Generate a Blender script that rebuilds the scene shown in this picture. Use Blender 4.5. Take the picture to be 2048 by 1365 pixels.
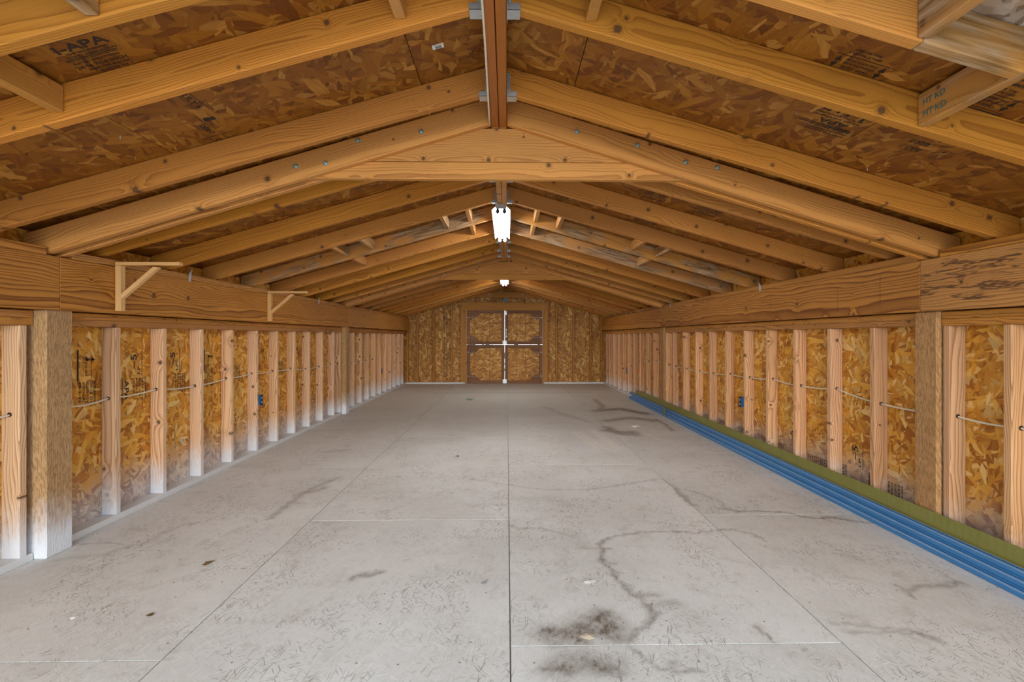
import bpy, bmesh, math, random
import numpy as np
from mathutils import Vector, Matrix
for o in list(bpy.data.objects): bpy.data.objects.remove(o)
SC = bpy.context.scene
COL = SC.collection
RND = random.Random(7)

# ------------------------------------------------------------------ camera, daylight, exposure
cam = bpy.data.cameras.new('camera'); CO = bpy.data.objects.new('camera', cam); COL.objects.link(CO)
CO.location = (0, 0, 1.14)
CO.rotation_euler = (math.radians(90), 0, -math.atan(16/945))
cam.sensor_width = 36; cam.lens = 36*945/2048
cam.shift_x = -6/2048; cam.shift_y = -9.5/2048
cam.clip_start = .05; cam.clip_end = 300
SC.camera = CO
W = bpy.data.worlds.new('sky'); SC.world = W; W.use_nodes = True
wn = W.node_tree.nodes; wl = W.node_tree.links
wbg = wn['Background']; wbg.inputs['Color'].default_value = (.74, .87, 1.0, 1); wbg.inputs['Strength'].default_value = 2.6
sun = bpy.data.lights.new('hazy_sun', 'SUN'); sun.energy = 3.2; sun.angle = math.radians(50); sun.color = (1, .93, .84)
so = bpy.data.objects.new('hazy_sun', sun); COL.objects.link(so)
so.location = (0, -8, 4)
so.rotation_euler = Vector((0.02, 1, -.05)).to_track_quat('-Z', 'Y').to_euler()
SC.view_settings.view_transform = 'Standard'
SC.view_settings.look = 'None'
SC.view_settings.gamma = 1
SC.view_settings.use_curve_mapping = False
SC.view_settings.exposure = 0.62

# ------------------------------------------------------------------ node helpers
class NT:
    def __init__(s, name):
        s.m = bpy.data.materials.new(name); s.m.use_nodes = True
        s.t = s.m.node_tree; s.n = s.t.nodes; s.l = s.t.links
        s.b = s.n['Principled BSDF']
    def new(s, t, **k):
        n = s.n.new(t)
        for a, v in k.items(): setattr(n, a, v)
        return n
    def put(s, sock, v):
        if hasattr(v, 'links'): s.l.new(v, sock)
        elif isinstance(v, (tuple, list)) and len(v) == 3 and sock.type == 'RGBA': sock.default_value = (*v, 1)
        else: sock.default_value = v
    def math(s, op, a, b=0.0, c=None, clamp=False):
        n = s.new('ShaderNodeMath', operation=op, use_clamp=clamp)
        s.put(n.inputs[0], a); s.put(n.inputs[1], b)
        if c is not None: s.put(n.inputs[2], c)
        return n.outputs[0]
    def mixc(s, f, a, b, mode='MIX'):
        n = s.new('ShaderNodeMix', data_type='RGBA', blend_type=mode)
        s.put(n.inputs[0], f); s.put(n.inputs[6], a); s.put(n.inputs[7], b)
        return n.outputs[2]
    def mixf(s, f, a, b):
        n = s.new('ShaderNodeMix', data_type='FLOAT')
        s.put(n.inputs[0], f); s.put(n.inputs[2], a); s.put(n.inputs[3], b)
        return n.outputs[0]
    def mixv(s, f, a, b):
        n = s.new('ShaderNodeMix', data_type='VECTOR')
        s.put(n.inputs[0], f); s.put(n.inputs[4], a); s.put(n.inputs[5], b)
        return n.outputs[1]
    def xyz(s, v):
        n = s.new('ShaderNodeSeparateXYZ'); s.put(n.inputs[0], v); return n.outputs
    def comb(s, x, y, z=0.0):
        n = s.new('ShaderNodeCombineXYZ'); s.put(n.inputs[0], x); s.put(n.inputs[1], y); s.put(n.inputs[2], z); return n.outputs[0]
    def noise(s, v, scale, detail=2, rough=.5, dim='3D'):
        n = s.new('ShaderNodeTexNoise', noise_dimensions=dim)
        s.put(n.inputs['Vector'], v); n.inputs['Scale'].default_value = scale
        n.inputs['Detail'].default_value = detail; n.inputs['Roughness'].default_value = rough
        return n.outputs['Fac']
    def voro(s, v, scale, dim='2D', feature='F1', rnd=1.0):
        n = s.new('ShaderNodeTexVoronoi', voronoi_dimensions=dim, feature=feature)
        s.put(n.inputs['Vector'], v); n.inputs['Scale'].default_value = scale; n.inputs['Randomness'].default_value = rnd
        return n.outputs
    def ss(s, v, a, b, lo=0.0, hi=1.0):
        n = s.new('ShaderNodeMapRange', interpolation_type='SMOOTHSTEP')
        s.put(n.inputs[0], v); n.inputs[1].default_value = a; n.inputs[2].default_value = b
        n.inputs[3].default_value = lo; n.inputs[4].default_value = hi
        return n.outputs[0]
    def ramp(s, f, stops):
        n = s.new('ShaderNodeValToRGB'); e = n.color_ramp.elements
        while len(e) < len(stops): e.new(.5)
        for i, (p, c) in enumerate(stops): e[i].position = p; e[i].color = (*c, 1)
        s.put(n.inputs[0], f); return n.outputs[0]
    def rot(s, x, y, a, sx=1., sy=1.):
        ca, sa = math.cos(a), math.sin(a)
        u = s.math('ADD', s.math('MULTIPLY', x, ca*sx), s.math('MULTIPLY', y, sa*sx))
        v = s.math('ADD', s.math('MULTIPLY', x, -sa*sy), s.math('MULTIPLY', y, ca*sy))
        return u, v
    def bump(s, h, strength=.3, dist=.002):
        n = s.new('ShaderNodeBump'); n.inputs['Strength'].default_value = strength; n.inputs['Distance'].default_value = dist
        s.put(n.inputs['Height'], h); s.l.new(n.outputs[0], s.b.inputs['Normal'])
    def pos(s): return s.new('ShaderNodeNewGeometry').outputs['Position']
    def objrand(s): return s.new('ShaderNodeObjectInfo').outputs['Random']
    def fin(s, col, rough=.7, spec=.3, metal=0.0):
        s.put(s.b.inputs['Base Color'], col); s.put(s.b.inputs['Roughness'], rough)
        s.b.inputs['Specular IOR Level'].default_value = spec; s.b.inputs['Metallic'].default_value = metal
        return s.m

def plain(name, col, rough=.5, metal=0.0, spec=.4, var=.12, scale=30):
    t = NT(name); n = t.noise(t.pos(), scale, 3)
    c = t.mixc(n, tuple(v*(1-var) for v in col), tuple(min(1, v*(1+var)) for v in col))
    return t.fin(c, rough, spec, metal)

def spray_mask(t, top=.42, strength=1.0):
    """white floor paint misted over the feet of the framing"""
    p = t.xyz(t.pos())
    n = t.noise(t.pos(), 5, 3)
    n2 = t.noise(t.comb(t.math('MULTIPLY', p[0], 90), t.math('MULTIPLY', p[1], 90), t.math('MULTIPLY', p[2], 25)), 1, 2)
    h = t.math('ADD', p[2], t.math('MULTIPLY', t.math('SUBTRACT', n, .5), -.25))
    h = t.math('ADD', h, t.math('MULTIPLY', t.math('SUBTRACT', n2, .5), .16))
    m = t.ss(h, top, .02)
    return t.math('MULTIPLY', m, strength)

def wood(name, light, dark, knotc=(.10, .045, .018), ringf=190., contrast=.55, spray=0., spraytop=.42,
         rough=.62, saw=False, weather=0., streak=.35, stainy=0., objvar=.22, knots=5.0, spec=.3):
    t = NT(name)
    tc = t.new('ShaderNodeTexCoord').outputs['Object']
    r = t.objrand()
    x, y, z = t.xyz(tc)[:3]
    ox = t.math('MULTIPLY', r, 91.7); oz = t.math('MULTIPLY', t.math('FRACT', t.math('MULTIPLY', r, 17.31)), 37.3)
    r2 = t.math('FRACT', t.math('MULTIPLY', r, 7.77)); r3 = t.math('FRACT', t.math('MULTIPLY', r, 53.1))
    xs = t.math('ADD', x, ox)
    kv = t.voro(t.comb(xs, t.math('ADD', z, oz), 0.), knots, '2D')
    d = t.math('MULTIPLY', kv['Distance'], 1/knots)
    kc = t.new('ShaderNodeSeparateColor'); t.l.new(kv['Color'], kc.inputs[0])
    gate = t.math('GREATER_THAN', kc.outputs[0], .30)
    krad = t.math('ADD', .0045, t.math('MULTIPLY', kc.outputs[1], .010))
    dn = t.math('DIVIDE', d, krad)
    dn = t.math('MULTIPLY', dn, t.math('ADD', .72, t.math('MULTIPLY', t.noise(t.comb(xs, t.math('ADD', z, oz)), 70, 2, dim='2D'), .56)))
    low = t.noise(t.comb(t.math('MULTIPLY', xs, 1.1), t.math('MULTIPLY', y, 5), t.math('MULTIPLY', t.math('ADD', z, oz), 6)), 1, 2)
    yy = t.math('ADD', y, t.math('ADD', .03, t.math('MULTIPLY', r2, .05)))
    zz = t.math('ADD', t.math('SUBTRACT', z, t.math('MULTIPLY', t.math('SUBTRACT', r3, .35), .16)), t.math('MULTIPLY', t.math('SUBTRACT', low, .5), .15))
    rad = t.math('SQRT', t.math('ADD', t.math('MULTIPLY', yy, yy), t.math('MULTIPLY', zz, zz)))
    warp = t.math('MULTIPLY', t.math('EXPONENT', t.math('MULTIPLY', dn, -.55)), t.math('MULTIPLY', gate, .022))
    rad = t.math('ADD', rad, warp)
    ph = t.math('MULTIPLY', rad, ringf)
    fr = t.math('FRACT', ph)
    ring = t.math('POWER', fr, 2.8)
    ring = t.math('MULTIPLY', t.math('MULTIPLY', ring, t.ss(fr, 1.0, .9)), 1.35)
    fib = t.noise(t.comb(t.math('MULTIPLY', xs, 4.), t.math('MULTIPLY', y, 260.), t.math('MULTIPLY', z, 260.)), 1, 2)
    tone = t.noise(t.comb(t.math('MULTIPLY', xs, 1.3), t.math('MULTIPLY', y, 8.), t.math('MULTIPLY', t.math('ADD', z, oz), 9.)), 1, 3)
    f = t.math('ADD', t.math('MULTIPLY', ring, contrast), t.math('MULTIPLY', t.math('SUBTRACT', fib, .5), streak))
    f = t.math('ADD', f, t.math('MULTIPLY', t.math('SUBTRACT', tone, .45), .7), clamp=True)
    col = t.mixc(f, light, dark)
    hs = t.new('ShaderNodeHueSaturation')
    t.put(hs.inputs['Hue'], t.math('ADD', .5, t.math('MULTIPLY', t.math('SUBTRACT', r2, .5), .006)))
    t.put(hs.inputs['Saturation'], t.math('ADD', 1., t.math('MULTIPLY', t.math('SUBTRACT', r3, .5), .07)))
    t.put(hs.inputs['Value'], t.math('ADD', 1., t.math('MULTIPLY', t.math('SUBTRACT', r, .5), objvar*2)))
    t.put(hs.inputs['Color'], col); col = hs.outputs[0]
    halo = t.math('MULTIPLY', t.ss(dn, 2.4, .8), t.math('MULTIPLY', gate, .35))
    col = t.mixc(halo, col, tuple(v*.55 for v in dark))
    knot = t.math('MULTIPLY', t.ss(dn, 1.15, .75), gate)
    col = t.mixc(t.math('MULTIPLY', knot, .85), col, knotc)
    if saw:
        sw = t.noise(t.comb(t.math('ADD', t.math('MULTIPLY', x, 34.), t.math('MULTIPLY', t.math('ADD', y, z), 60.)), t.math('MULTIPLY', t.math('SUBTRACT', y, z), 110.), t.math('MULTIPLY', x, 6.)), 1, 4, .7)
        col = t.mixc(t.ss(sw, .38, .60), t.mixc(.55, col, tuple(v*.6 for v in dark)), col)
    if weather:
        wn_ = t.noise(t.comb(t.math('MULTIPLY', xs, 5.), t.math('MULTIPLY', y, 60.), t.math('MULTIPLY', t.math('ADD', z, oz), 60.)), 1, 3)
        wl_ = t.noise(t.comb(t.math('MULTIPLY', xs, 3.), y, t.math('MULTIPLY', z, 8.)), 1, 2)
        col = t.mixc(t.math('MULTIPLY', t.ss(wl_, .38, .6), weather), col, t.ramp(wn_, [(0.3, (.035, .02, .012)), (.47, (.20, .14, .08)), (.62, (.42, .34, .24))]))
    if stainy:
        sn = t.noise(t.comb(t.math('MULTIPLY', xs, 3.), t.math('MULTIPLY', y, 12), t.math('MULTIPLY', t.math('ADD', z, oz), 30.)), 1, 4, .65)
        a = t.math('ABSOLUTE', t.math('SUBTRACT', sn, .57))
        ln = t.math('MULTIPLY', t.ss(a, .035, .0), stainy)
        gate2 = t.ss(t.noise(t.comb(xs, y, oz), .9, 1), .5, .62) if stainy < 1.2 else t.ss(t.noise(t.comb(xs, t.math('MULTIPLY', z, 5.), oz), 2.2, 2), .40, .50)
        if stainy > 1.2: ln = t.math('MULTIPLY', t.ss(a, .05, .01), .85)
        col = t.mixc(t.math('MULTIPLY', ln, gate2), col, (.07, .03, .015))
    if spray:
        m = spray_mask(t, spraytop, spray)
        col = t.mixc(m, col, (.74, .76, .80))
    t.bump(t.math('ADD', t.math('MULTIPLY', ring, .5), t.math('ADD', fib, t.math('MULTIPLY', knot, -1.5))), .25 if not saw else .6, .0012)
    return t.fin(col, rough, spec)

def osb(name, plane, stops, scale=1., aniso=.6, spray=0., darken=0., weather=0., spraytop=.35, base_rot=0.0, rough=.55, blotch=.35):
    t = NT(name)
    p = t.xyz(t.pos()); r = t.objrand()
    A, B = {'yz': (1, 2), 'xz': (0, 2), 'yx': (1, 0)}[plane]
    a = t.math('ADD', p[A], t.math('MULTIPLY', r, 31.7)); b = t.math('ADD', p[B], t.math('MULTIPLY', r, 17.3))
    w1 = t.noise(t.comb(a, b), 9, 1, dim='2D'); w2 = t.noise(t.comb(t.math('ADD', a, 7.), b), 9, 1, dim='2D')
    a = t.math('ADD', a, t.math('MULTIPLY', w1, .03)); b = t.math('ADD', b, t.math('MULTIPLY', w2, .03))
    best = None
    spec = [(.05, 8, 25), (.62, 10, 34), (-.55, 9, 29), (1.15, 13, 42), (-.2, 17, 60), (1.6, 16, 48)]
    for i, (ang, lx, ly) in enumerate(spec):
        u, v = t.rot(a, b, base_rot+ang*aniso*1.3, lx*scale, ly*scale)
        v = t.math('ADD', v, 13.7*i)
        vo = t.voro(t.comb(u, v), 1, '2D')
        sc = t.new('ShaderNodeSeparateColor'); t.l.new(vo['Color'], sc.inputs[0])
        h, c = sc.outputs[0], sc.outputs[1]
        uv = t.comb(t.math('MULTIPLY', u, .25), t.math('ADD', v, t.math('MULTIPLY', c, 50.)))
        if best is None: best, bc, bu = h, c, uv
        else:
            g = t.math('GREATER_THAN', h, best)
            best = t.math('MAXIMUM', best, h); bc = t.mixf(g, bc, c); bu = t.mixv(g, bu, uv)
    fib = t.noise(bu, 3.2, 3, .6, '2D')
    f = t.math('ADD', bc, t.math('MULTIPLY', t.math('SUBTRACT', fib, .5), .5))
    bl = t.noise(t.comb(a, b), 2.2, 3, dim='2D')
    f = t.math('ADD', f, t.math('MULTIPLY', t.math('SUBTRACT', bl, .5), blotch), clamp=True)
    col = t.ramp(f, stops)
    edge = t.ss(best, .80, .93)
    col = t.mixc(t.math('MULTIPLY', t.math('SUBTRACT', 1., edge), .35), col, tuple(v*.7 for v in stops[0][1]))
    fine = t.noise(bu, 12, 3, .7, '2D')
    col = t.mixc(t.math('MULTIPLY', t.ss(fine, .60, .75), .5), col, tuple(v*.5 for v in stops[0][1]))
    if weather:
        wv = t.noise(t.comb(a, b), 3, 3, dim='2D')
        col = t.mixc(t.math('MULTIPLY', t.ss(wv, .35, .55), weather), col, t.mixc(bc, (.22, .17, .12), (.58, .53, .45)))
    if spray:
        m = spray_mask(t, spraytop, spray)
        col = t.mixc(m, col, t.mixc(bc, (.46, .43, .42), (.72, .72, .73)))
    t.bump(t.math('ADD', best, t.math('MULTIPLY', fib, .2)), .35, .002)
    return t.fin(col, rough, .35)

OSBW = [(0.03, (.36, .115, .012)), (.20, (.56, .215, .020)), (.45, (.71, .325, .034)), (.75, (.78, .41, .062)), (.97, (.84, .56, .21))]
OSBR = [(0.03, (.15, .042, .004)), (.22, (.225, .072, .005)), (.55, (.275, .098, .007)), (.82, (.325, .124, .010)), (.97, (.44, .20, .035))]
M = {}
M['osb_side'] = osb('strand_board_wall', 'yz', OSBW, spray=.75, spraytop=.40, aniso=.9, scale=1.15)
M['osb_end'] = osb('strand_board_end', 'xz', [(0.03, (.26, .09, .012)), (.3, (.42, .18, .025)), (.65, (.54, .26, .042)), (.97, (.72, .46, .15))], scale=.9, base_rot=math.pi/2, aniso=.6)
M['osb_door'] = osb('strand_board_door', 'xz', [(0.03, (.32, .11, .015)), (.3, (.48, .20, .025)), (.65, (.60, .29, .045)), (.97, (.76, .47, .15))], scale=.9, aniso=.5)
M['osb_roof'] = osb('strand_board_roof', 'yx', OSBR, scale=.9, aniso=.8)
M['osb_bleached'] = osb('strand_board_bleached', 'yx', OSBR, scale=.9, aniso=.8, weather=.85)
M['rafter'] = wood('rafter_wood', (.565, .238, .040), (.235, .070, .008), contrast=.62, ringf=135, objvar=.12, streak=.55)
M['truss'] = wood('truss_wood', (.60, .275, .066), (.27, .092, .016), contrast=.62, ringf=125, objvar=.1, streak=.55)
M['ridge'] = wood('ridge_wood', (.36, .115, .020), (.17, .045, .008), contrast=.5, ringf=120, objvar=.1, knots=3)
M['stud'] = wood('stud_wood', (.80, .52, .30), (.40, .185, .075), contrast=.85, ringf=105, spray=1., spraytop=.34, objvar=.10, streak=.55)
M['studr'] = wood('stud_wood_right', (.74, .43, .22), (.34, .14, .052), contrast=.85, ringf=105, spray=.55, spraytop=.28, objvar=.16, streak=.55)
M['beam'] = wood('beam_wood', (.52, .222, .040), (.19, .058, .008), contrast=.95, ringf=75, objvar=.08, knots=3, streak=.5)
M['beam_st'] = wood('beam_wood_stained', (.56, .26, .06), (.24, .08, .014), contrast=.75, ringf=140, objvar=.05, knots=3, stainy=1.5, streak=.5)
M['plate'] = wood('plate_wood', (.48, .205, .042), (.18, .06, .010), contrast=.8, ringf=140, objvar=.1, stainy=.6)
M['plate_r'] = wood('plate_wood_stained', (.50, .22, .045), (.19, .065, .012), contrast=.85, ringf=160, objvar=.08, stainy=1.)
M['post'] = wood('post_wood', (.54, .33, .145), (.25, .12, .04), contrast=.35, ringf=140, saw=True, spray=1., spraytop=.34, rough=.85, objvar=.05, knots=2)
M['postr'] = wood('post_wood_right', (.52, .28, .10), (.23, .10, .03), contrast=.35, ringf=140, saw=True, spray=.25, spraytop=.25, rough=.85, objvar=.05, knots=2)
M['endwood'] = wood('end_wall_wood', (.50, .225, .045), (.23, .085, .015), contrast=.5, ringf=140, objvar=.1)
M['doorwood'] = wood('door_frame_wood', (.24, .115, .05), (.12, .05, .018), contrast=.5, ringf=140, objvar=.15)
M['block'] = wood('block_wood', (.54, .25, .065), (.28, .105, .020), contrast=.5, ringf=160, objvar=.15)
M['bleached'] = wood('bleached_wood', (.54, .26, .065), (.29, .10, .02), contrast=.5, ringf=180, weather=.7, objvar=.08)
M['wbk'] = wood('bracket_wood', (.74, .44, .17), (.52, .25, .075), contrast=.35, ringf=190, objvar=.05, knots=3)
M['painted'] = plain('white_floor_paint', (.70, .70, .69), .6, var=.06, scale=14)
M['galv'] = plain('galvanised_steel', (.50, .54, .55), .42, metal=.75, var=.25, scale=60)
M['steel'] = plain('bolt_steel', (.42, .55, .54), .35, metal=.8, var=.2)
M['darksteel'] = plain('dark_steel', (.06, .075, .08), .4, metal=.7)
M['cable'] = plain('cable_sheath', (.74, .66, .52), .5, var=.08)
M['blue'] = plain('blue_enamel', (.04, .20, .45), .28, var=.10, scale=9, spec=.6)
M['blueglint'] = plain('pale_blue_glint', (.26, .42, .62), .35, var=.10, scale=9)  # paler than the enamel: sky highlight put into the colour
M['blueb'] = plain('blue_plastic', (.02, .16, .45), .4)
M['cyanb'] = plain('pale_blue_plastic', (.03, .28, .50), .4)
M['olive'] = plain('olive_enamel', (.22, .212, .055), .45, var=.15, scale=12)
M['black'] = plain('black_plastic', (.015, .015, .018), .4)
M['grey'] = plain('grey_plastic', (.25, .25, .26), .5)
M['white'] = plain('white_enamel', (.80, .80, .80), .4, var=.03)
M['paper'] = plain('white_paper', (.75, .74, .70), .8, var=.04)
M['ink'] = plain('stamp_ink', (.028, .018, .012), .7, var=.3, scale=80)
M['inkf'] = plain('faded_stamp_ink', (.085, .045, .018), .7, var=.3, scale=80)
M['inkg'] = plain('green_stamp_ink', (.06, .16, .14), .7, var=.3, scale=80)
M['leaf'] = plain('dry_leaf', (.10, .055, .02), .8, var=.3)
M['green'] = plain('green_paper', (.30, .42, .28), .8)
M['chip'] = plain('pale_chip', (.60, .52, .40), .8)
M['hole'] = plain('drilled_hole', (.04, .02, .01), .9)
M['siding'] = plain('outer_siding', (.45, .42, .38), .8)
M['shingle'] = plain('roof_shingle', (.12, .12, .12), .9)
def emit(name, col, st):
    t = NT(name); t.b.inputs['Emission Color'].default_value = (*col, 1); t.b.inputs['Emission Strength'].default_value = st
    return t.fin((.9, .9, .9), .4)
M['tube'] = emit('fluorescent_tube', (.95, .98, 1.0), 42.)

# painted floor sheets
t = NT('painted_floor_board')
p = t.xyz(t.pos()); r = t.objrand(); a = p[1]; b = t.math('ADD', p[0], t.math('MULTIPLY', r, 9.))
best = None
for i, (ang, lx, ly) in enumerate([(.1, 14, 34), (.8, 16, 40), (-.7, 13, 38), (1.4, 18, 50)]):
    u, v = t.rot(a, b, ang, lx, ly); vo = t.voro(t.comb(u, t.math('ADD', v, i*9.3)), 1, '2D')
    sc = t.new('ShaderNodeSeparateColor'); t.l.new(vo['Color'], sc.inputs[0])
    if best is None: best, bc = sc.outputs[0], sc.outputs[1]
    else:
        g = t.math('GREATER_THAN', sc.outputs[0], best); best = t.math('MAXIMUM', best, sc.outputs[0]); bc = t.mixf(g, bc, sc.outputs[1])
big = t.noise(t.comb(a, b), 1.1, 4, .6, '2D'); med = t.noise(t.comb(a, b), 7, 4, .65, '2D')
col = t.mixc(t.ss(big, .3, .7), (.64, .645, .615), (.755, .77, .75))
col = t.mixc(t.math('MULTIPLY', t.math('SUBTRACT', bc, .5, clamp=True), .30), col, (.82, .81, .79))
col = t.mixc(t.math('MULTIPLY', t.ss(med, .52, .78), .35), col, (.44, .40, .345))
scr = None
for i, (ang, lx, ly, thr) in enumerate([(.35, 12, 150, .012), (-.6, 15, 190, .012), (1.25, 17, 210, .010), (.05, 10, 240, .016), (2.1, 30, 330, .02), (.9, 34, 300, .02)]):
    u, v = t.rot(a, b, ang, lx, ly); vo = t.voro(t.comb(u, t.math('ADD', v, i*31.1)), 1, '2D')
    sc = t.new('ShaderNodeSeparateColor'); t.l.new(vo['Color'], sc.inputs[0])
    q = t.math('MULTIPLY', t.ss(vo['Distance'], .42, .2), t.math('GREATER_THAN', sc.outputs[0], 1-thr*5))
    scr = q if scr is None else t.math('MAXIMUM', scr, q)
patch = t.ss(t.noise(t.comb(a, b), 2.7, 3, .6, '2D'), .42, .66)
col = t.mixc(t.math('MULTIPLY', scr, t.math('MULTIPLY', t.math('ADD', patch, .25), .55)), col, (.20, .17, .14))
sc2 = None
for i, (ang, lx, ly) in enumerate([(.2, 14, 260), (-.9, 16, 240), (1.1, 18, 280)]):
    u, v = t.rot(a, b, ang, lx, ly); vo = t.voro(t.comb(u, t.math('ADD', v, i*71.1)), 1, '2D')
    sc = t.new('ShaderNodeSeparateColor'); t.l.new(vo['Color'], sc.inputs[0])
    q = t.math('MULTIPLY', t.ss(vo['Distance'], .42, .2), t.math('GREATER_THAN', sc.outputs[0], .90))
    sc2 = q if sc2 is None else t.math('MAXIMUM', sc2, q)
col = t.mixc(t.math('MULTIPLY', sc2, .5), col, (.86, .85, .83))
sp = t.voro(t.comb(a, b), 9, '2D'); spc = t.new('ShaderNodeSeparateColor'); t.l.new(sp['Color'], spc.inputs[0])
spot = t.math('MULTIPLY', t.ss(sp['Distance'], .05, .02), t.math('GREATER_THAN', spc.outputs[0], .8))
col = t.mixc(t.math('MULTIPLY', spot, .8), col, (.10, .08, .06))
at = t.new('ShaderNodeAttribute', attribute_name='stain').outputs['Fac']; pl = t.new('ShaderNodeAttribute', attribute_name='pale').outputs['Fac']
fn = t.noise(t.comb(t.math('MULTIPLY', a, .6), b), 55, 4, .7, '2D')
stf = t.math('MULTIPLY', at, t.math('ADD', .25, t.math('MULTIPLY', fn, 1.7)), clamp=True)
col = t.mixc(t.math('MULTIPLY', pl, .6), col, (.84, .80, .72))
far_tint = t.math('MULTIPLY', t.ss(p[1], 3.2, 9.0), .55)      # tan tint growing towards the far end, painted in place of the light there
col = t.mixc(far_tint, col, t.mixc(med, (.55, .485, .36), (.72, .665, .54)))
col = t.mixc(t.math('MULTIPLY', stf, .95, clamp=True), col, (.15, .115, .08))
t.bump(t.math('ADD', best, t.math('MULTIPLY', fn, .3)), .18, .002)
M['floor'] = t.fin(col, t.math('SUBTRACT', .62, t.math('MULTIPLY', at, .15)), .3)

t = NT('gravel_ground'); v = t.voro(t.pos(), 40, '3D'); n = t.noise(t.pos(), 2, 3)
M['gravel'] = t.fin(t.mixc(t.math('MULTIPLY', v['Distance'], 1.), (.62, .60, .56), t.mixc(n, (.40, .37, .33), (.52, .50, .46))), .9)

# ------------------------------------------------------------------ object helpers
ROOTINV = {}; WM = {}
def link(name, me, mat=None, parent=None, kind=None, M4=None, label=None):
    o = bpy.data.objects.new(name, me); COL.objects.link(o)
    if mat is not None and me is not None and not me.materials: me.materials.append(M[mat] if isinstance(mat, str) else mat)
    if M4 is not None: o.matrix_world = M4
    if parent is not None:
        o.parent = parent; o.matrix_parent_inverse = ROOTINV[parent.name] if parent.name in ROOTINV else WM.get(parent.name, Matrix.Identity(4)).inverted()
    WM[o.name] = M4.copy() if M4 is not None else Matrix.Identity(4)
    if kind: o['kind'] = kind
    if label: o['label'] = label
    return o
def thing(name, label, cat, loc, group=None):
    o = bpy.data.objects.new(name, None); COL.objects.link(o); o.location = loc; o.empty_display_size = .05
    o['label'] = label; o['category'] = cat
    if group: o['group'] = group
    ROOTINV[o.name] = Matrix.Translation(loc).inverted()
    return o
def tag(o, label, cat, group=None):
    o['label'] = label; o['category'] = cat
    if group: o['group'] = group
    return o
def mesh(verts, faces, name='m', smooth=False):
    me = bpy.data.meshes.new(name); me.from_pydata(verts, [], faces)
    bm = bmesh.new(); bm.from_mesh(me); bmesh.ops.recalc_face_normals(bm, faces=bm.faces); bm.to_mesh(me); bm.free()
    if smooth:
        for f in me.polygons: f.use_smooth = True
    return me
CACHE = {}
def boardmesh(L, T, H, c0=0., c1=0., bev=.0035, mat=''):
    """local x = length, y = thickness 0..T, z = depth 0..H; ends cut at slopes c0, c1"""
    k = (round(L, 4), round(T, 4), round(H, 4), round(c0, 3), round(c1, 3), bev, mat)
    if k in CACHE: return CACHE[k]
    bm = bmesh.new()
    vs = [bm.verts.new(p) for p in ((0, 0, 0), (L, 0, 0), (L+c1*H, 0, H), (c0*H, 0, H), (0, T, 0), (L, T, 0), (L+c1*H, T, H), (c0*H, T, H))]
    for f in ((0, 1, 2, 3), (7, 6, 5, 4), (4, 5, 1, 0), (3, 2, 6, 7), (1, 5, 6, 2), (4, 0, 3, 7)): bm.faces.new([vs[i] for i in f])
    bmesh.ops.recalc_face_normals(bm, faces=bm.faces)
    if bev: bmesh.ops.bevel(bm, geom=[e for e in bm.edges], offset=bev, segments=1, affect='EDGES')
    me = bpy.data.meshes.new('board'); bm.to_mesh(me); bm.free(); CACHE[k] = me; return me
def board(name, mat, parent, origin, xd, yd, L, T, H, c0=0., c1=0., bev=.0035, label=None):
    xd = Vector(xd).normalized(); yd = Vector(yd).normalized(); zd = xd.cross(yd)
    m4 = Matrix((xd, yd, zd)).transposed().to_4x4(); m4.translation = Vector(origin)
    return link(name, boardmesh(L, T, H, c0, c1, bev, mat), mat, parent, M4=m4, label=label)
def box(name, mat, parent, x0, x1, y0, y1, z0, z1, along='x', bev=.003, kind=None, label=None):
    if along == 'x': o = board(name, mat, parent, (x0, y0, z0), (1, 0, 0), (0, 1, 0), x1-x0, y1-y0, z1-z0, bev=bev, label=label)
    elif along == 'y': o = board(name, mat, parent, (x1, y0, z0), (0, 1, 0), (-1, 0, 0), y1-y0, x1-x0, z1-z0, bev=bev, label=label)
    elif along == 'z': o = board(name, mat, parent, (x0, y0, z0), (0, 0, 1), (0, 1, 0), z1-z0, y1-y0, x1-x0, bev=bev, label=label)   # z-dir = -x
    if kind: o['kind'] = kind
    return o
def upright(name, mat, parent, x0, x1, y0, y1, z0, z1, wide='x', bev=.003):
    """vertical board; wide faces lie across x (seen down the shed) or across y"""
    if wide == 'x': return board(name, mat, parent, (x0, y1, z0), (0, 0, 1), (0, -1, 0), z1-z0, y1-y0, x1-x0, bev=bev)   # z-dir=+x
    return board(name, mat, parent, (x1, y0, z0), (0, 0, 1), (-1, 0, 0), z1-z0, x1-x0, y1-y0, bev=bev) if False else board(name, mat, parent, (x0, y0, z0), (0, 0, 1), (1, 0, 0), z1-z0, x1-x0, y1-y0, bev=bev)  # z-dir=+y
def prism_xz(name, mat, parent, pts, y0, y1, **k):
    n = len(pts); v = [(x, y0, z) for x, z in pts]+[(x, y1, z) for x, z in pts]
    f = [tuple(range(n)), tuple(range(2*n-1, n-1, -1))]+[(i, (i+1) % n, (i+1) % n+n, i+n) for i in range(n)]
    return link(name, mesh(v, f), mat, parent, **k)
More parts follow.
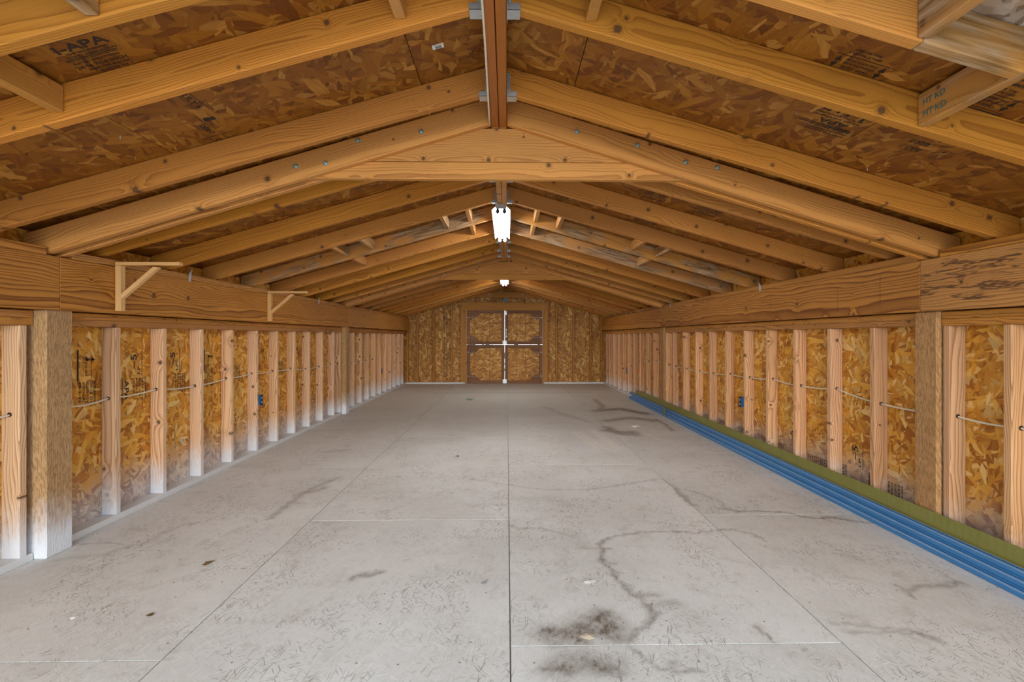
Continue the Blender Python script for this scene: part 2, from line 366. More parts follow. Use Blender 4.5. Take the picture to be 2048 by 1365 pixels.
def tube_mesh(pts, r, n=8, cap=True):
    P = [Vector(p) for p in pts]; V = []; F = []
    up = Vector((0, 0, 1))
    for i, p in enumerate(P):
        d = (P[min(i+1, len(P)-1)]-P[max(i-1, 0)]).normalized()
        u = d.cross(up) if abs(d.z) < .95 else d.cross(Vector((1, 0, 0))); u.normalize(); w = d.cross(u)
        for k in range(n): V.append(tuple(p+r*(math.cos(2*math.pi*k/n)*u+math.sin(2*math.pi*k/n)*w)))
    for i in range(len(P)-1):
        for k in range(n): F.append((i*n+k, i*n+(k+1) % n, (i+1)*n+(k+1) % n, (i+1)*n+k))
    if cap: F += [tuple(range(n)), tuple(range((len(P)-1)*n, len(P)*n))]
    return mesh(V, F, smooth=True)
def join(ms):
    V = []; F = []
    for v, f in ms:
        b_ = len(V); V += [tuple(q) for q in v]; F += [tuple(i+b_ for i in g) for g in f]
    return mesh(V, F)
def bx(x0, x1, y0, y1, z0, z1):
    return ([(x0, y0, z0), (x1, y0, z0), (x1, y1, z0), (x0, y1, z0), (x0, y0, z1), (x1, y0, z1), (x1, y1, z1), (x0, y1, z1)],
            [(0, 3, 2, 1), (4, 5, 6, 7), (0, 1, 5, 4), (1, 2, 6, 5), (2, 3, 7, 6), (3, 0, 4, 7)])
def cyl(c, d, r, h, n=12):
    d = Vector(d).normalized(); u = d.cross(Vector((0, 0, 1))) if abs(d.z) < .9 else d.cross(Vector((1, 0, 0))); u.normalize(); w = d.cross(u); c = Vector(c)
    V = [c+k*d*h+r*(math.cos(2*math.pi*i/n)*u+math.sin(2*math.pi*i/n)*w) for k in (0, 1) for i in range(n)]
    F = [tuple(range(n))[::-1], tuple(range(n, 2*n))]+[(i, (i+1) % n, (i+1) % n+n, i+n) for i in range(n)]
    return V, F

# printed stamps
GLY = {}
def glyph(txt):
    if txt not in GLY:
        c = bpy.data.curves.new('t', 'FONT'); c.body = txt; c.size = 1; c.align_x = 'LEFT'; c.resolution_u = 3; c.offset = .018
        o = bpy.data.objects.new('t', c); COL.objects.link(o)
        me = bpy.data.meshes.new_from_object(o)
        V = [tuple(v.co) for v in me.vertices]; F = [tuple(q.vertices) for q in me.polygons]
        w = max([v[0] for v in V]+[.1])
        bpy.data.objects.remove(o); bpy.data.curves.remove(c); bpy.data.meshes.remove(me)
        GLY[txt] = (V, F, w)
    return GLY[txt]
def stamp(parent, origin, right, up, items, mat='ink', off=.0012, name='printed_stamp', label=None):
    right = Vector(right).normalized(); up = Vector(up).normalized(); nrm = right.cross(up)
    V = []; F = []
    for it in items:
        b_ = len(V)
        if it[0] == '|':
            x0, y0, x1, y1 = it[1:]
            V += [(x0, y0, 0), (x1, y0, 0), (x1, y1, 0), (x0, y1, 0)]; F.append((b_, b_+1, b_+2, b_+3))
        elif it[0] == 'poly':
            V += [(x, y, 0) for x, y in it[1]]; F.append(tuple(range(b_, b_+len(it[1]))))
        else:
            txt, x, y, size = it[:4]; wd = it[4] if len(it) > 4 else None
            gv, gf, gw = glyph(txt); sx = wd/gw if wd else size
            V += [(x+v[0]*sx, y+v[1]*size, 0) for v in gv]; F += [tuple(i+b_ for i in f) for f in gf]
    me = bpy.data.meshes.new('stamp'); me.from_pydata(V, [], F)
    m4 = Matrix((right, up, nrm)).transposed().to_4x4(); m4.translation = Vector(origin)+nrm*off
    return link(name, me, mat, parent, M4=m4, label=label)

# ------------------------------------------------------------------ dimensions
YB, YE = -.35, 11.47           # open near end, end wall sheathing
XL, XR = -2.50, 2.42           # inner faces of the wall sheathing
PL, PR = -2.41, 2.33           # inner faces of studs and plates
BL, BR = -2.35, 2.28           # inner faces of header beams
XC = -.042                     # ridge
PITCH = .285
def zb(x): return 2.273-PITCH*abs(x-XC)          # rafter underside
def zs(x): return zb(x)+.125                       # roof board underside
SEC = math.sqrt(1+PITCH**2)

def struct(name, me, mat): return link(name, me, mat, None, 'structure')
# ground and floor
struct('ground', join([bx(-25, 25, -25, 40, -.3, -.2)]), 'gravel')
floor = struct('floor', join([bx(XL-.04, XR+.04, YB, YE+.05, -.2, -.0195)]), 'siding')
STAINS = [
 ([(-0.29, 3.79), (0.01, 3.62), (0.24, 3.52), (0.52, 3.5), (0.73, 3.54), (0.98, 3.65), (1.22, 3.77), (1.27, 3.55), (1.25, 3.28), (1.25, 3.17)],0.012,0.35),
 ([(1.26, 3.46), (1.25, 3.28), (1.25, 3.17)],0.025,0.5),
 ([(1.12, 2.72), (1.02, 2.73), (0.85, 2.75), (0.67, 2.7), (0.58, 2.66)],0.008,0.5),
 ([(0.58, 2.66), (0.51, 2.57), (0.49, 2.46), (0.49, 2.35), (0.51, 2.26), (0.53, 2.17), (0.55, 2.09), (0.59, 2.05), (0.59, 1.97), (0.6, 1.92)],0.016,0.6),
 ([(0.6, 1.92), (0.56, 1.86), (0.5, 1.82), (0.46, 1.77), (0.45, 1.74)],0.014,0.55),
 ([(0.52, 2.53), (0.55, 2.53)],0.012,0.5),
 ([(0.5, 2.37), (0.54, 2.36)],0.012,0.5),
 ([(0.52, 2.28), (0.56, 2.26)],0.012,0.45),
 ([(0.53, 2.16), (0.57, 2.15)],0.012,0.45),
 ([(0.58, 2.08), (0.66, 2.07)],0.02,0.4),
 ([(0.6, 1.99), (0.73, 2.0)],0.03,0.25),
 ([(0.45, 1.72), (0.48, 1.67), (0.51, 1.62), (0.56, 1.6), (0.62, 1.6), (0.66, 1.6)],0.012,0.5),
 ([(0.56, 1.61), (0.59, 1.65)],0.02,0.35),
 ([(0.02, 2.86), (0.08, 2.79), (0.19, 2.8), (0.3, 2.73), (0.39, 2.66)],0.012,0.4),
 ([(0.37, 2.52), (0.48, 2.53)],0.012,0.3),
 ([(0.09, 3.32), (0.29, 3.32), (0.4, 3.17)],0.06,0.18),
 ([(0.34, 2.72), (0.43, 2.57)],0.05,0.15),
 ([(0.18, 1.8), (0.27, 1.81), (0.38, 1.9), (0.4, 1.82)],0.07,0.75),
 ([(0.21, 1.8), (0.37, 1.82), (0.42, 1.78)],0.05,0.55),
 ([(0.16, 1.61), (0.28, 1.65), (0.37, 1.62)],0.05,0.65),
 ([(0.17, 1.64), (0.25, 1.68)],0.05,0.45),
 ([(0.27, 1.79), (0.26, 1.74)],0.008,0.9),
 ([(-0.72, 2.23), (-0.7, 2.27), (-0.65, 2.27), (-0.62, 2.3)],0.018,0.6),
 ([(1.21, 5.7), (1.32, 5.59), (1.5, 5.58)],0.08,0.7),
 ([(1.25, 3.51), (1.23, 3.32), (1.25, 3.19)],0.014,0.55),
 ([(1.32, 3.49), (1.42, 3.37), (1.47, 3.2), (1.45, 3.12), (1.49, 3.04)],0.012,0.35),
 ([(1.38, 3.12), (1.44, 3.1), (1.5, 3.05), (1.64, 3.04), (1.77, 3.04), (1.84, 3.01), (1.86, 2.94), (2.01, 2.93), (2.1, 2.9), (2.22, 2.85)],0.008,0.75),
 ([(2.02, 2.95), (2.11, 2.89)],0.02,0.7),
 ([(0.97, 2.73), (1.11, 2.72), (1.26, 2.76), (1.33, 2.76), (1.41, 2.71), (1.44, 2.61)],0.009,0.5),
 ([(1.77, 2.13), (1.79, 2.09), (1.88, 2.11), (1.95, 2.12), (2.03, 2.14), (2.11, 2.14)],0.018,0.5),
 ([(1.77, 2.09), (1.77, 2.03)],0.013,0.5),
 ([(2.09, 2.2), (2.11, 2.14)],0.014,0.4),
 ([(1.29, 1.85), (1.41, 1.85), (1.47, 1.82), (1.54, 1.81), (1.58, 1.79)],0.008,0.4),
 ([(1.29, 1.8), (1.44, 1.8), (1.58, 1.78), (1.61, 1.75)],0.009,0.4),
 ([(1.58, 1.78), (1.61, 1.75)],0.018,0.5),
 ([(0.97, 1.84), (0.98, 1.79), (0.99, 1.74)],0.008,0.6),
 ([(1.76, 2.44), (1.8, 2.38)],0.025,0.2),
 ([(-1.48, 2.98), (-1.48, 3.25), (-1.47, 3.5), (-1.42, 3.7), (-1.36, 3.83)],0.025,0.4),
 ([(-1.5, 3.42), (-1.37, 3.57)],0.03,0.35),
 ([(-2.37, 2.63), (-2.23, 2.65), (-2.1, 2.62)],0.006,0.4),
 ([(-2.3, 2.45), (-2.11, 2.5), (-2.0, 2.64), (-1.99, 2.8)],0.02,0.22),
 ([(-1.92, 2.88), (-1.9, 2.92)],0.01,0.5),
 ([(1.39, 7.21), (1.78, 7.4), (2.03, 6.92)],0.10,0.75),
 ([(1.36, 6.35), (1.72, 6.58), (2.0, 6.34)],0.09,0.6),
 ([(1.58, 8.46), (1.57, 7.72), (1.42, 7.21)],0.05,0.6),
 ([(2.04, 6.5), (2.04, 6.05), (2.0, 5.67)],0.02,0.8),
 ([(1.25, 5.87), (1.32, 5.5), (1.48, 5.44)],0.07,0.7),
 ([(0.61, 7.58), (0.84, 6.85), (1.1, 6.25)],0.05,0.25),
 ([(-1.79, 4.67), (-1.58, 4.77)],0.03,0.3),
 ([(-2.5, 5.74), (-2.26, 5.74), (-1.94, 5.86)],0.012,0.35),
 ([(-1.55, 9.56), (-0.14, 9.54), (1.69, 9.59)],0.06,0.25),
]
PALE = [([(.78, 5.6), (.92, 4.8)], .035), ([(.84, 5.6), (.99, 4.8)], .035), ([(1.04, 5.74), (1.12, 4.8)], .05), ([(1.52, 6.06), (1.68, 5.18)], .035), ([(1.34, 9.9), (1.8, 9.75)], .12), ([(1.2, 9.9), (1.6, 9.8)], .1)]
def nz(x, y, s, k):
    return (np.sin(x*s*1.7+k+1.3*np.sin(y*s*2.1+k*2))+np.sin(y*s*2.3-k*1.7+1.1*np.sin(x*s*1.3+k))+.6*np.sin((x+y)*s*4.1+k*3)+.6*np.sin((x-y)*s*5.3+k))/3.2
def segd(X, Y, a, b):
    ax, ay = a; bx_, by = b; dx, dy = bx_-ax, by-ay; L = dx*dx+dy*dy+1e-9
    q = np.clip(((X-ax)*dx+(Y-ay)*dy)/L, 0, 1)
    return np.hypot(X-ax-q*dx, Y-ay-q*dy)
def floor_panel(x0, x1, y0, y1):
    st = .0125 if y0 < 4.3 else .03
    nx = max(2, int((x1-x0)/st)); ny = max(2, int((y1-y0)/st))
    xs = np.linspace(x0, x1, nx+1); ys = np.linspace(y0, y1, ny+1)
    X, Y = np.meshgrid(xs, ys)
    wx = X+.018*nz(X, Y, 14, .4)+.007*nz(X, Y, 47, 2.4); wy = Y+.018*nz(X, Y, 13, 1.9)+.007*nz(X, Y, 51, .8)
    S = np.zeros_like(X); P = np.zeros_like(X)
    for pts, w, amp in STAINS:
        px = [q[0] for q in pts]; py = [q[1] for q in pts]
        if max(px)+.3 < x0 or min(px)-.3 > x1 or max(py)+.3 < y0 or min(py)-.3 > y1: continue
        d = np.full_like(X, 9.)
        for i in range(len(pts)-1): d = np.minimum(d, segd(wx, wy, pts[i], pts[i+1]))
        ww = max(w, st*.75)
        S = np.maximum(S, amp*(1.1 if w < .03 else 1.2)*np.exp(-(d/ww)**2)*(.8+.35*nz(X, Y, 30, w*99)))
    for pts, w in PALE:
        P = np.maximum(P, 1/(1+np.exp((segd(X, Y, pts[0], pts[1])-w)/.012)))
    V = [(float(x), float(y), 0.) for x, y in zip(X.ravel(), Y.ravel())]
    F = [(j*(nx+1)+i, j*(nx+1)+i+1, (j+1)*(nx+1)+i+1, (j+1)*(nx+1)+i) for j in range(ny) for i in range(nx)]
    n0 = len(V); bv, bf = bx(x0, x1, y0, y1, -.019, -.0001)
    V += bv; F += [tuple(i+n0 for i in f) for f in (bf[0], bf[2], bf[3], bf[4], bf[5])]
    me = bpy.data.meshes.new('floor_panel'); me.from_pydata(V, [], F)
    for nm, arr in (('stain', S), ('pale', P)):
        a_ = me.attributes.new(nm, 'FLOAT', 'POINT')
        a_.data.foreach_set('value', np.concatenate([np.clip(arr, 0, 1).ravel(), np.zeros(8)]).astype(np.float32))
    link('floor_panel', me, 'floor', floor)
G = .0026
cols = [(XL, -1.215, 1.70-.02), (-1.215, .012, 2.94), (.012, 1.246, 1.735), (1.246, XR, 2.99)]
for x0, x1, yj in cols:
    ys = [yj+2.44*k for k in range(-2, 6)]
    ys = [YB]+[y for y in ys if YB+.1 < y < YE-.1]+[YE]
    for i in range(len(ys)-1): floor_panel(x0+G, x1-G, ys[i]+G, ys[i+1]-G)

# ------------------------------------------------------------------ side walls
wl_ = struct('wall_left', join([bx(XL-.035, XL-.013, YB, YE+.02, -.2, 1.69)]), 'siding')
wr_ = struct('wall_right', join([bx(XR+.013, XR+.035, YB, YE+.02, -.2, 1.69)]), 'siding')
LS = [1.18, 1.59, 2.0, 2.415, 2.992, 3.39, 3.80, 4.21, 4.625, 5.03, 5.44, 5.84, 6.25, 6.66, 6.92, 7.17, 7.516, 7.913, 8.309, 8.724, 9.104, 9.509, 9.897, 10.286, 10.69, 11.05]
RS = [.96, 1.37, 1.78, 2.181, 2.487, 2.998, 3.402, 3.812, 4.217, 4.617, 5.018, 5.426, 5.823, 6.235, 6.63, 6.915, 7.15, 7.51, 7.903, 8.30, 8.707, 9.097, 9.516, 9.934, 10.35, 10.77, 11.10]
PLATE0 = .038; ZT = 1.195
SL = []
for side, w, S, xs_, xp, st, po in ((-1, wl_, LS, XL, PL, 'stud', 'post'), (1, wr_, RS, XR, PR, 'studr', 'postr')):
    x0, x1 = min(xs_, xp), max(xs_, xp)
    # sheathing sheets
    ys = [YB]+[2.98+1.22*k for k in range(-2, 7)]+[YE]
    for i in range(len(ys)-1):
        if side < 0: pn = box('sheathing_panel', 'osb_side', w, xs_-.012, xs_, ys[i]+.0015, ys[i+1]-.0015, 0, 1.692, 'y', bev=0)
        else: pn = box('sheathing_panel', 'osb_side', w, xs_, xs_+.012, ys[i]+.0015, ys[i+1]-.0015, 0, 1.703, 'y', bev=0)
        if side < 0: SL.append((ys[i], ys[i+1], pn))
        else: SL.append((100+ys[i], 100+ys[i+1], pn))
    for yr in S:
        wy = .0 if yr > 0 else 0
        upright('stud', st, w, x0+.0005, x1-.001, yr-.038, yr, PLATE0, ZT, 'x')
    # bottom plates run between the posts
    po_y = ((2.45, 2.60), (6.95, 7.09)) if side < 0 else ((2.50, 2.64), (6.93, 7.07))
    segs = ((YB, po_y[0][0]), (po_y[0][1], po_y[1][0]), (po_y[1][1], YE-.09))
    for a_, b_ in segs:
        box('bottom_plate', 'painted', w, x0, x1, a_+.003, b_-.003, 0, PLATE0, 'y')
        if side < 0:
            box('top_plate', 'plate', w, x0, x1, a_+.004, b_-.004, ZT+.0005, ZT+.038, 'y')
            box('top_plate', 'plate', w, x0, x1, a_+.004, b_-.004, ZT+.0385, ZT+.0765, 'y')
        else:
            box('top_plate', 'plate_r', w, x0, x1, a_+.004, b_-.004, ZT+.0005, ZT+.038, 'y')
            box('top_plate', 'plate_r', w, x0, x1, a_+.004, b_-.004, ZT+.0385, ZT+.0765, 'y')
    bxp = BL if side < 0 else BR
    xa, xb = (bxp-.135, bxp-.0) if side < 0 else (bxp+.028, bxp+.137)
    for a_, b_ in po_y:
        upright('post', po, w, xa+.001, xb-.001, a_, b_, 0, 1.276, 'x', bev=.006)
    # header beams, jointed over the posts
    js = (YB, (po_y[0][0]+po_y[0][1])/2, (po_y[1][0]+po_y[1][1])/2, YE-.07)
    ba, bb = (bxp-.145, bxp) if side < 0 else (bxp, bxp+.137)
    for i in range(3):
        mt = 'beam_st' if (side > 0 and i == 0) else 'beam'
        box('header_beam', mt, w, ba, bb, js[i]+.001, js[i+1]-.001, 1.277, 1.557, 'y', bev=.0025)
    # cap strips on top of the beams, broken where a truss sits
    for a_, b_ in ((YB, 2.455), (2.60, 6.94), (7.075, YE-.30)):
        box('cap_plate', 'beam', w, ba+.001, bb-.001, a_, b_, 1.558, 1.598, 'y', bev=.003)
# twisted steel rafter ties
for side, ylist in ((-1, (3.52, 5.92, 8.18)), (1, (4.2, 6.53, 9.02))):
    w = wl_ if side < 0 else wr_; x = BL if side < 0 else BR
    for y in ylist:
        s = -side
        v = [(x+s*.001, y, 1.545), (x+s*.001, y+.03, 1.545), (x+s*.002, y+.034, 1.60), (x+s*.002, y+.004, 1.60), (x+s*.012, y+.03, 1.635), (x+s*.03, y+.005, 1.64)]
        V = v+[(a_+s*.002, b_, c_) for a_, b_, c_ in v]
        F = [(0, 1, 2, 3), (3, 2, 4, 5), (6, 9, 8, 7), (9, 11, 10, 8), (0, 6, 7, 1), (1, 7, 8, 2), (2, 8, 10, 4), (4, 10, 11, 5), (5, 11, 9, 3), (3, 9, 6, 0)]
        link('rafter_tie', mesh(V, F), 'galv', w)
# loose strap lying on the left beam
link('steel_strap', join([bx(BL-.10, BL-.06, 6.0, 6.6, 1.5985, 1.601)]), 'galv', wl_)
# drilled holes where the cables pass
holes = {}
def hole(w, side, y, z):
    x = -2.458 if side < 0 else 2.375
    V, F = cyl((x, y-.0385-.0006, z), (0, 1, 0), .0115, .002, 14)
    link('drilled_hole', mesh(V, F), 'hole', w)
CL = [(2.05, .75), (2.40, .752), (2.72, .742), (2.955, .757), (3.37, .769), (3.78, .748), (4.19, .772), (4.6, .782), (5.01, .776), (5.42, .772), (5.82, .742), (6.24, .745), (6.65, .752), (6.95, .742), (7.5, .71), (7.9, .715), (8.3, .72), (9.02, .722)]
CR = [(1.75, .72), (2.16, .715), (2.47, .719), (2.98, .711), (3.38, .765), (3.79, .74), (4.2, .76), (4.6, .737), (5.0, .739), (5.40, .715), (5.8, .715), (6.21, .71), (6.74, .724), (7.5, .742), (8.28, .70)]
def cable(pts, x, side):
    P = []
    for i in range(len(pts)-1):
        (y0, z0), (y1, z1) = pts[i], pts[i+1]
        for k in range(6):
            q = k/6; sag = math.sin(math.pi*q)
            P.append((x+side*.012*sag, y0+(y1-y0)*q, z0+(z1-z0)*q-.012*sag))
    P.append((x, *pts[-1]))
    return tube_mesh(P, .0052, 8)
o = link('power_cable', cable(CL, -2.458, -1), 'cable'); tag(o, 'beige power cable threaded through the studs of the left wall', 'cable')
o = link('power_cable', cable(CR, 2.375, 1), 'cable'); tag(o, 'beige power cable threaded through the studs of the right wall', 'cable')
for S, C, side, w in ((LS, CL, -1, wl_), (RS, CR, 1, wr_)):
    for y in S:
        if C[0][0] < y-.02 < C[-1][0]:
            z = np.interp(y-.038, [c[0] for c in C], [c[1] for c in C]); hole(w, side, y, float(z))

# outlet boxes on the studs
def outlet(x, y, z, side, mat, label):
    o = thing('outlet_box', label, 'outlet', (x, y, z), None)
    s = -side  # towards room
    link('box', join([bx(x-.028, x+.028, y, y+.006, z-.05, z+.05), bx(x-.028, x+.028, y+.05, y+.056, z-.05, z+.05), bx(x-.028, x+.028, y+.006, y+.05, z-.05, z-.044), bx(x-.028, x+.028, y+.006, y+.05, z+.044, z+.05), bx(x-s*.028-.003, x-s*.028+.003, y+.006, y+.05, z-.044, z+.044)]), mat, o)
    xf = x+s*.028
    link('cover_plate', join([bx(xf-.002, xf+.002, y+.004, y+.052, z-.052, z+.052)]), 'black', o)
    for dz in (-.021, .021):
        V, F = cyl((xf+s*.002, y+.028, z+dz), (s, 0, 0), .014, .003, 12)
        link('socket_face', mesh(V, F), 'grey', o)
outlet(-2.44, 4.66, .514, -1, 'blueb', 'blue box black outlet on the left wall, nearer of its two')
outlet(-2.44, 9.145, .469, -1, 'blueb', 'small blue outlet box far down the left wall')
outlet(2.36, 4.66, .484, 1, 'blueb', 'blue outlet box on the right wall above the blue rails')
outlet(2.36, 9.14, .459, 1, 'cyanb', 'small pale blue outlet box far down the right wall')

# wooden shelf brackets on the left beam
def bracket(y, z, label):
    o = thing('shelf_bracket', label, 'bracket', (BL, y, z), 'shelf brackets on the left beam')
    x = BL+.001; t_ = .038
    upright('upright', 'wbk', o, x, x+.034, y, y+t_, z-.296, z-.021, 'x', bev=.002)
    box('arm', 'wbk', o, x, x+.38, y, y+t_, z-.02, z, 'x', bev=.002)
    a_ = Vector((x+.020, y+.004, z-.235)); b_ = Vector((x+.262, y+.004, z-.025)); d = b_-a_
    board('brace', 'wbk', o, a_, d, (0, 1, 0), d.length-.01, .030, .024, c0=.4, c1=-.9, bev=.002)
bracket(2.87, 1.587, 'pale wooden triangular shelf bracket on the left beam, nearer of the two')
bracket(4.67, 1.583, 'smaller-looking wooden shelf bracket further along the left beam')

# ------------------------------------------------------------------ roof
def roof_slab(x0, x1, ymin, ymax, lo, hi):
    return ([(x0, ymin, zs(x0)+lo), (x1, ymin, zs(x1)+lo), (x1, ymax, zs(x1)+lo), (x0, ymax, zs(x0)+lo), (x0, ymin, zs(x0)+hi), (x1, ymin, zs(x1)+hi), (x1, ymax, zs(x1)+hi), (x0, ymax, zs(x0)+hi)],
            [(0, 3, 2, 1), (4, 5, 6, 7), (0, 1, 5, 4), (1, 2, 6, 5), (2, 3, 7, 6), (3, 0, 4, 7)])
ceil = struct('ceiling', join([roof_slab(-2.75, XC, YB, YE+.2, .0125, .04), roof_slab(XC, 2.67, YB, YE+.2, .0125, .04)]), 'shingle')
RP = []
xsl = [XC-.001, -.393, -1.523, -2.62]; xsr = [XC+.001, .312, 1.443, 2.55]
for side, xx in ((-1, xsl), (1, xsr)):
    for i in range(3):
        off = (1.63, .40, 1.63)[i] if side < 0 else (1.63, 2.83, 1.63)[i]
        ys = [YB]+[y for y in [1.275]+[off+1.22*k*2 for k in range(-2, 6)] if YB+.3 < y < YE-.2]+[YE+.15]
        ys = sorted(set(round(y, 3) for y in ys))
        for j in range(len(ys)-1):
            a_, b_ = sorted((xx[i], xx[i+1]))
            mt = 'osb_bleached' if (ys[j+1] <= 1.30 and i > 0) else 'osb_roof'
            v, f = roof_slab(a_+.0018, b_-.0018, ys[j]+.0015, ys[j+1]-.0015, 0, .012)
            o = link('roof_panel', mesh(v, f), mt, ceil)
            RP.append((a_, b_, ys[j], ys[j+1], o))
def panel_at(x, y):
    for a_, b_, c_, d_, o in RP:
        if a_ <= x <= b_ and c_ <= y <= d_: return o
    return RP[0][4]

def rafter(y0, t_, side, mat='rafter', zoff=0., h=.125, pitch=PITCH, zr=None, name='rafter', xend=None, xstart=.041):
    """plumb cut at the ridge, runs down over the wall; y0 = face nearest the open end"""
    X0 = XC+side*xstart; X1 = (xend if xend is not None else (-2.49 if side < 0 else 2.41))
    zf = (lambda x: zb(x)+zoff) if zr is None else (lambda x: zr-pitch*abs(x-XC))
    a_ = Vector((X0, y0, zf(X0))); b_ = Vector((X1, y0, zf(X1))); d = b_-a_; L = d.length
    H = h/math.sqrt(1+pitch**2)-.0006
    if side > 0:   # x dir down to the right, y dir +y -> z dir = x cross y (up)
        return board(name, mat, ceil, a_, d, (0, 1, 0), L, t_, H, c0=-pitch, c1=-pitch)
    # left: length direction runs up to the ridge so that z stays up
    return board(name, mat, ceil, b_, -d, (0, 1, 0), L, t_, H, c0=pitch, c1=pitch)
RY = [.20, .68, 1.262, 1.602, 2.178, 2.79, 3.345, 3.905, 4.455, 5.025, 5.59, 6.155, 6.60, 7.26, 7.83, 8.39, 8.96, 9.52, 10.09, 10.66, 11.05]
HANG = []
for y in RY:
    for side in (-1, 1):
        mt = 'bleached' if y in (4.455,) or (y == 5.025 and side > 0) else 'rafter'
        xe = None
        if y == 1.262 and side > 0:
            rafter(y, .040, side, 'rafter', xend=1.13); rafter(y, .040, side, 'bleached', xend=1.4105, xstart=1.1735); HANG.append((y, side)); continue
        rafter(y, .040, side, mt, xend=xe)
        if y < 10.5: HANG.append((y, side))
# ridge: two boards side by side
for x0 in (XC-.040, XC+.0015):
    for a_, b_ in ((YB, 2.509), (2.509, 6.99), (6.992, 11.19)):
        box('ridge_board', 'truss' if a_ > 2 and a_ < 6 else 'ridge', ceil, x0, x0+.0385, a_+.001, b_-.001, 2.2465, 2.372, 'y')
# joist hangers
def hanger_mesh():
    ms = [bx(.0, .045, -.004, .044, -.0025, 0.0), bx(.0, .045, -.004, -.002, -.002, .022), bx(.0, .045, .042, .044, -.002, .022),
          bx(.0, .002, -.022, -.002, -.002, .105), bx(.0, .002, .042, .062, -.002, .105),
          bx(.002, .016, -.004, -.002, .022, .105), bx(.002, .016, .042, .044, .022, .105)]
    for z in (.03, .06, .09): ms += [cyl((.010, -.004, z), (0, -1, 0), .0035, .003, 8), cyl((.002, .054, z), (1, 0, 0), .005, .003, 8)]
    return ms
hm = hanger_mesh(); HM = {1: join(hm), -1: join([([(-a_, b_, c_) for a_, b_, c_ in v], f) for v, f in hm])}
for y, side in HANG:
    if y < 1: continue
    link('joist_hanger', HM[side], 'galv', ceil, M4=Matrix.Translation((XC+side*.0415, y, zb(XC+side*.09)-.001)))
# bolted trusses
def bolt(parent, x, y, z, r=.0125):
    link('bolt', join([cyl((x, y, z), (0, -1, 0), r, .003, 14), cyl((x, y-.003, z), (0, -1, 0), r*.62, .009, 6), cyl((x, y-.012, z), (0, -1, 0), r*.3, .010, 8)]), 'steel', parent)
for ty, bl in ((2.47, [(-1.096, 2.022), (-.942, 2.039), (-.776, 2.158), (-.447, 2.207), (.366, 2.213), (.685, 2.143), (.939, 2.056), (1.107, 2.028)]), (6.96, [(-1.07, 2.04), (-.92, 2.055), (-.74, 2.155), (-.42, 2.215), (.34, 2.215), (.66, 2.15), (.93, 2.065), (1.09, 2.035)])):
    fr = {}
    for side in (-1, 1):
        fr[side] = rafter(ty, .038, side, 'truss', h=.137, pitch=.30, zr=2.265, name='truss_rafter')
        rafter(ty+.08, .038, side, 'truss', h=.130, pitch=.30, zr=2.262, name='truss_rafter')
    y0, y1 = ty+.0395, ty+.0785
    def cb(zlo, zhi, hlo, hhi):   # collar boards, ends cut to the roof slope
        a_ = (XC-hlo, y0, zlo); L = 2*hlo; H = zhi-zlo; c = (hlo-hhi)/H
        board('collar_board', 'truss', ceil, a_, (1, 0, 0), (0, 1, 0), L, y1-y0, H, c0=c, c1=-c)
    cb(1.975, 2.065, 1.03, .93); cb(2.067, 2.244, .93, .42)
    for x, z in bl: bolt(fr[1 if x > 0 else -1], x, ty, z)
# end gable frame
for side in (-1, 1): rafter(11.20, .038, side, 'endwood', zoff=.028, h=.097, name='gable_rafter')
for z0, z1, hl, hh in ((2.066, 2.19, .80, .45),):
    prism_xz('collar_board', 'endwood', ceil, [(XC-hl, z0), (XC+hl, z0), (XC+hh, z1), (XC-hh, z1)], 11.24, 11.275)
    for x in (-.42, .36): bolt(ceil, x, 11.238, 2.135)
# blocking around the vent openings
def block(x, y0, y1, side, mat='block', t_=.038, h=.095, zo=.028):
    z = zb(x)+zo
    return box('blocking', mat, ceil, x-t_/2, x+t_/2, y0+.0005, y1-.0005, z, z+h-abs(PITCH)*t_/2-.002, 'y')
for x in (-1.495, -.36, .285): block(x, 1.303, 1.601, 0, 'block')
for x, mt in ((-1.09, 'bleached'), (1.13, 'bleached'), (1.43, 'bleached')): block(x, .722, 1.601 if x > 1.4 else 1.261, 0, mt, h=.115, zo=.008)
for x, y0, y1, mt in ((-.343, 3.946, 4.454, 'block'), (-.564, 3.946, 4.454, 'bleached'), (-.35, 4.497, 5.024, 'block'), (.269, 3.946, 4.454, 'block'), (.481, 3.946, 4.454, 'block'), (.266, 4.497, 5.024, 'block'),
                      (-1.493, 3.946, 4.454, 'bleached'), (-1.26, 3.946, 4.454, 'bleached'), (-1.501, 4.497, 5.024, 'block'), (1.192, 3.946, 4.454, 'block'), (1.415, 3.946, 4.454, 'bleached'), (1.409, 4.497, 5.024, 'bleached')):
    block(x, y0, y1, 0, mt)
# nail points through the roof boards
ms = []
for k in range(150):
    x = RND.uniform(-2.2, 2.1); y = RND.uniform(1.35, 6.5)
    if min(abs(y-q-.02) for q in RY) < .05 or abs(x-XC) < .1: continue
    z = zs(x); dx, dy = RND.uniform(-.3, .3), RND.uniform(-.3, .3)
    ms.append(cyl((x, y, z+.001), (dx, dy, -1), .0013, RND.uniform(.012, .022), 5))
o = link('roof_nails', join(ms), 'galv', ceil, 'stuff')
# cable stapled along the ridge
P = [(XC-.044-.004*math.sin(y*3), y, 2.243-.001*(i % 2)) for i, y in enumerate(np.linspace(.1, 2.46, 24))]
o = link('power_cable', tube_mesh(P, .0045, 8), 'cable'); tag(o, 'white cable stapled along the left edge of the ridge beam', 'cable')

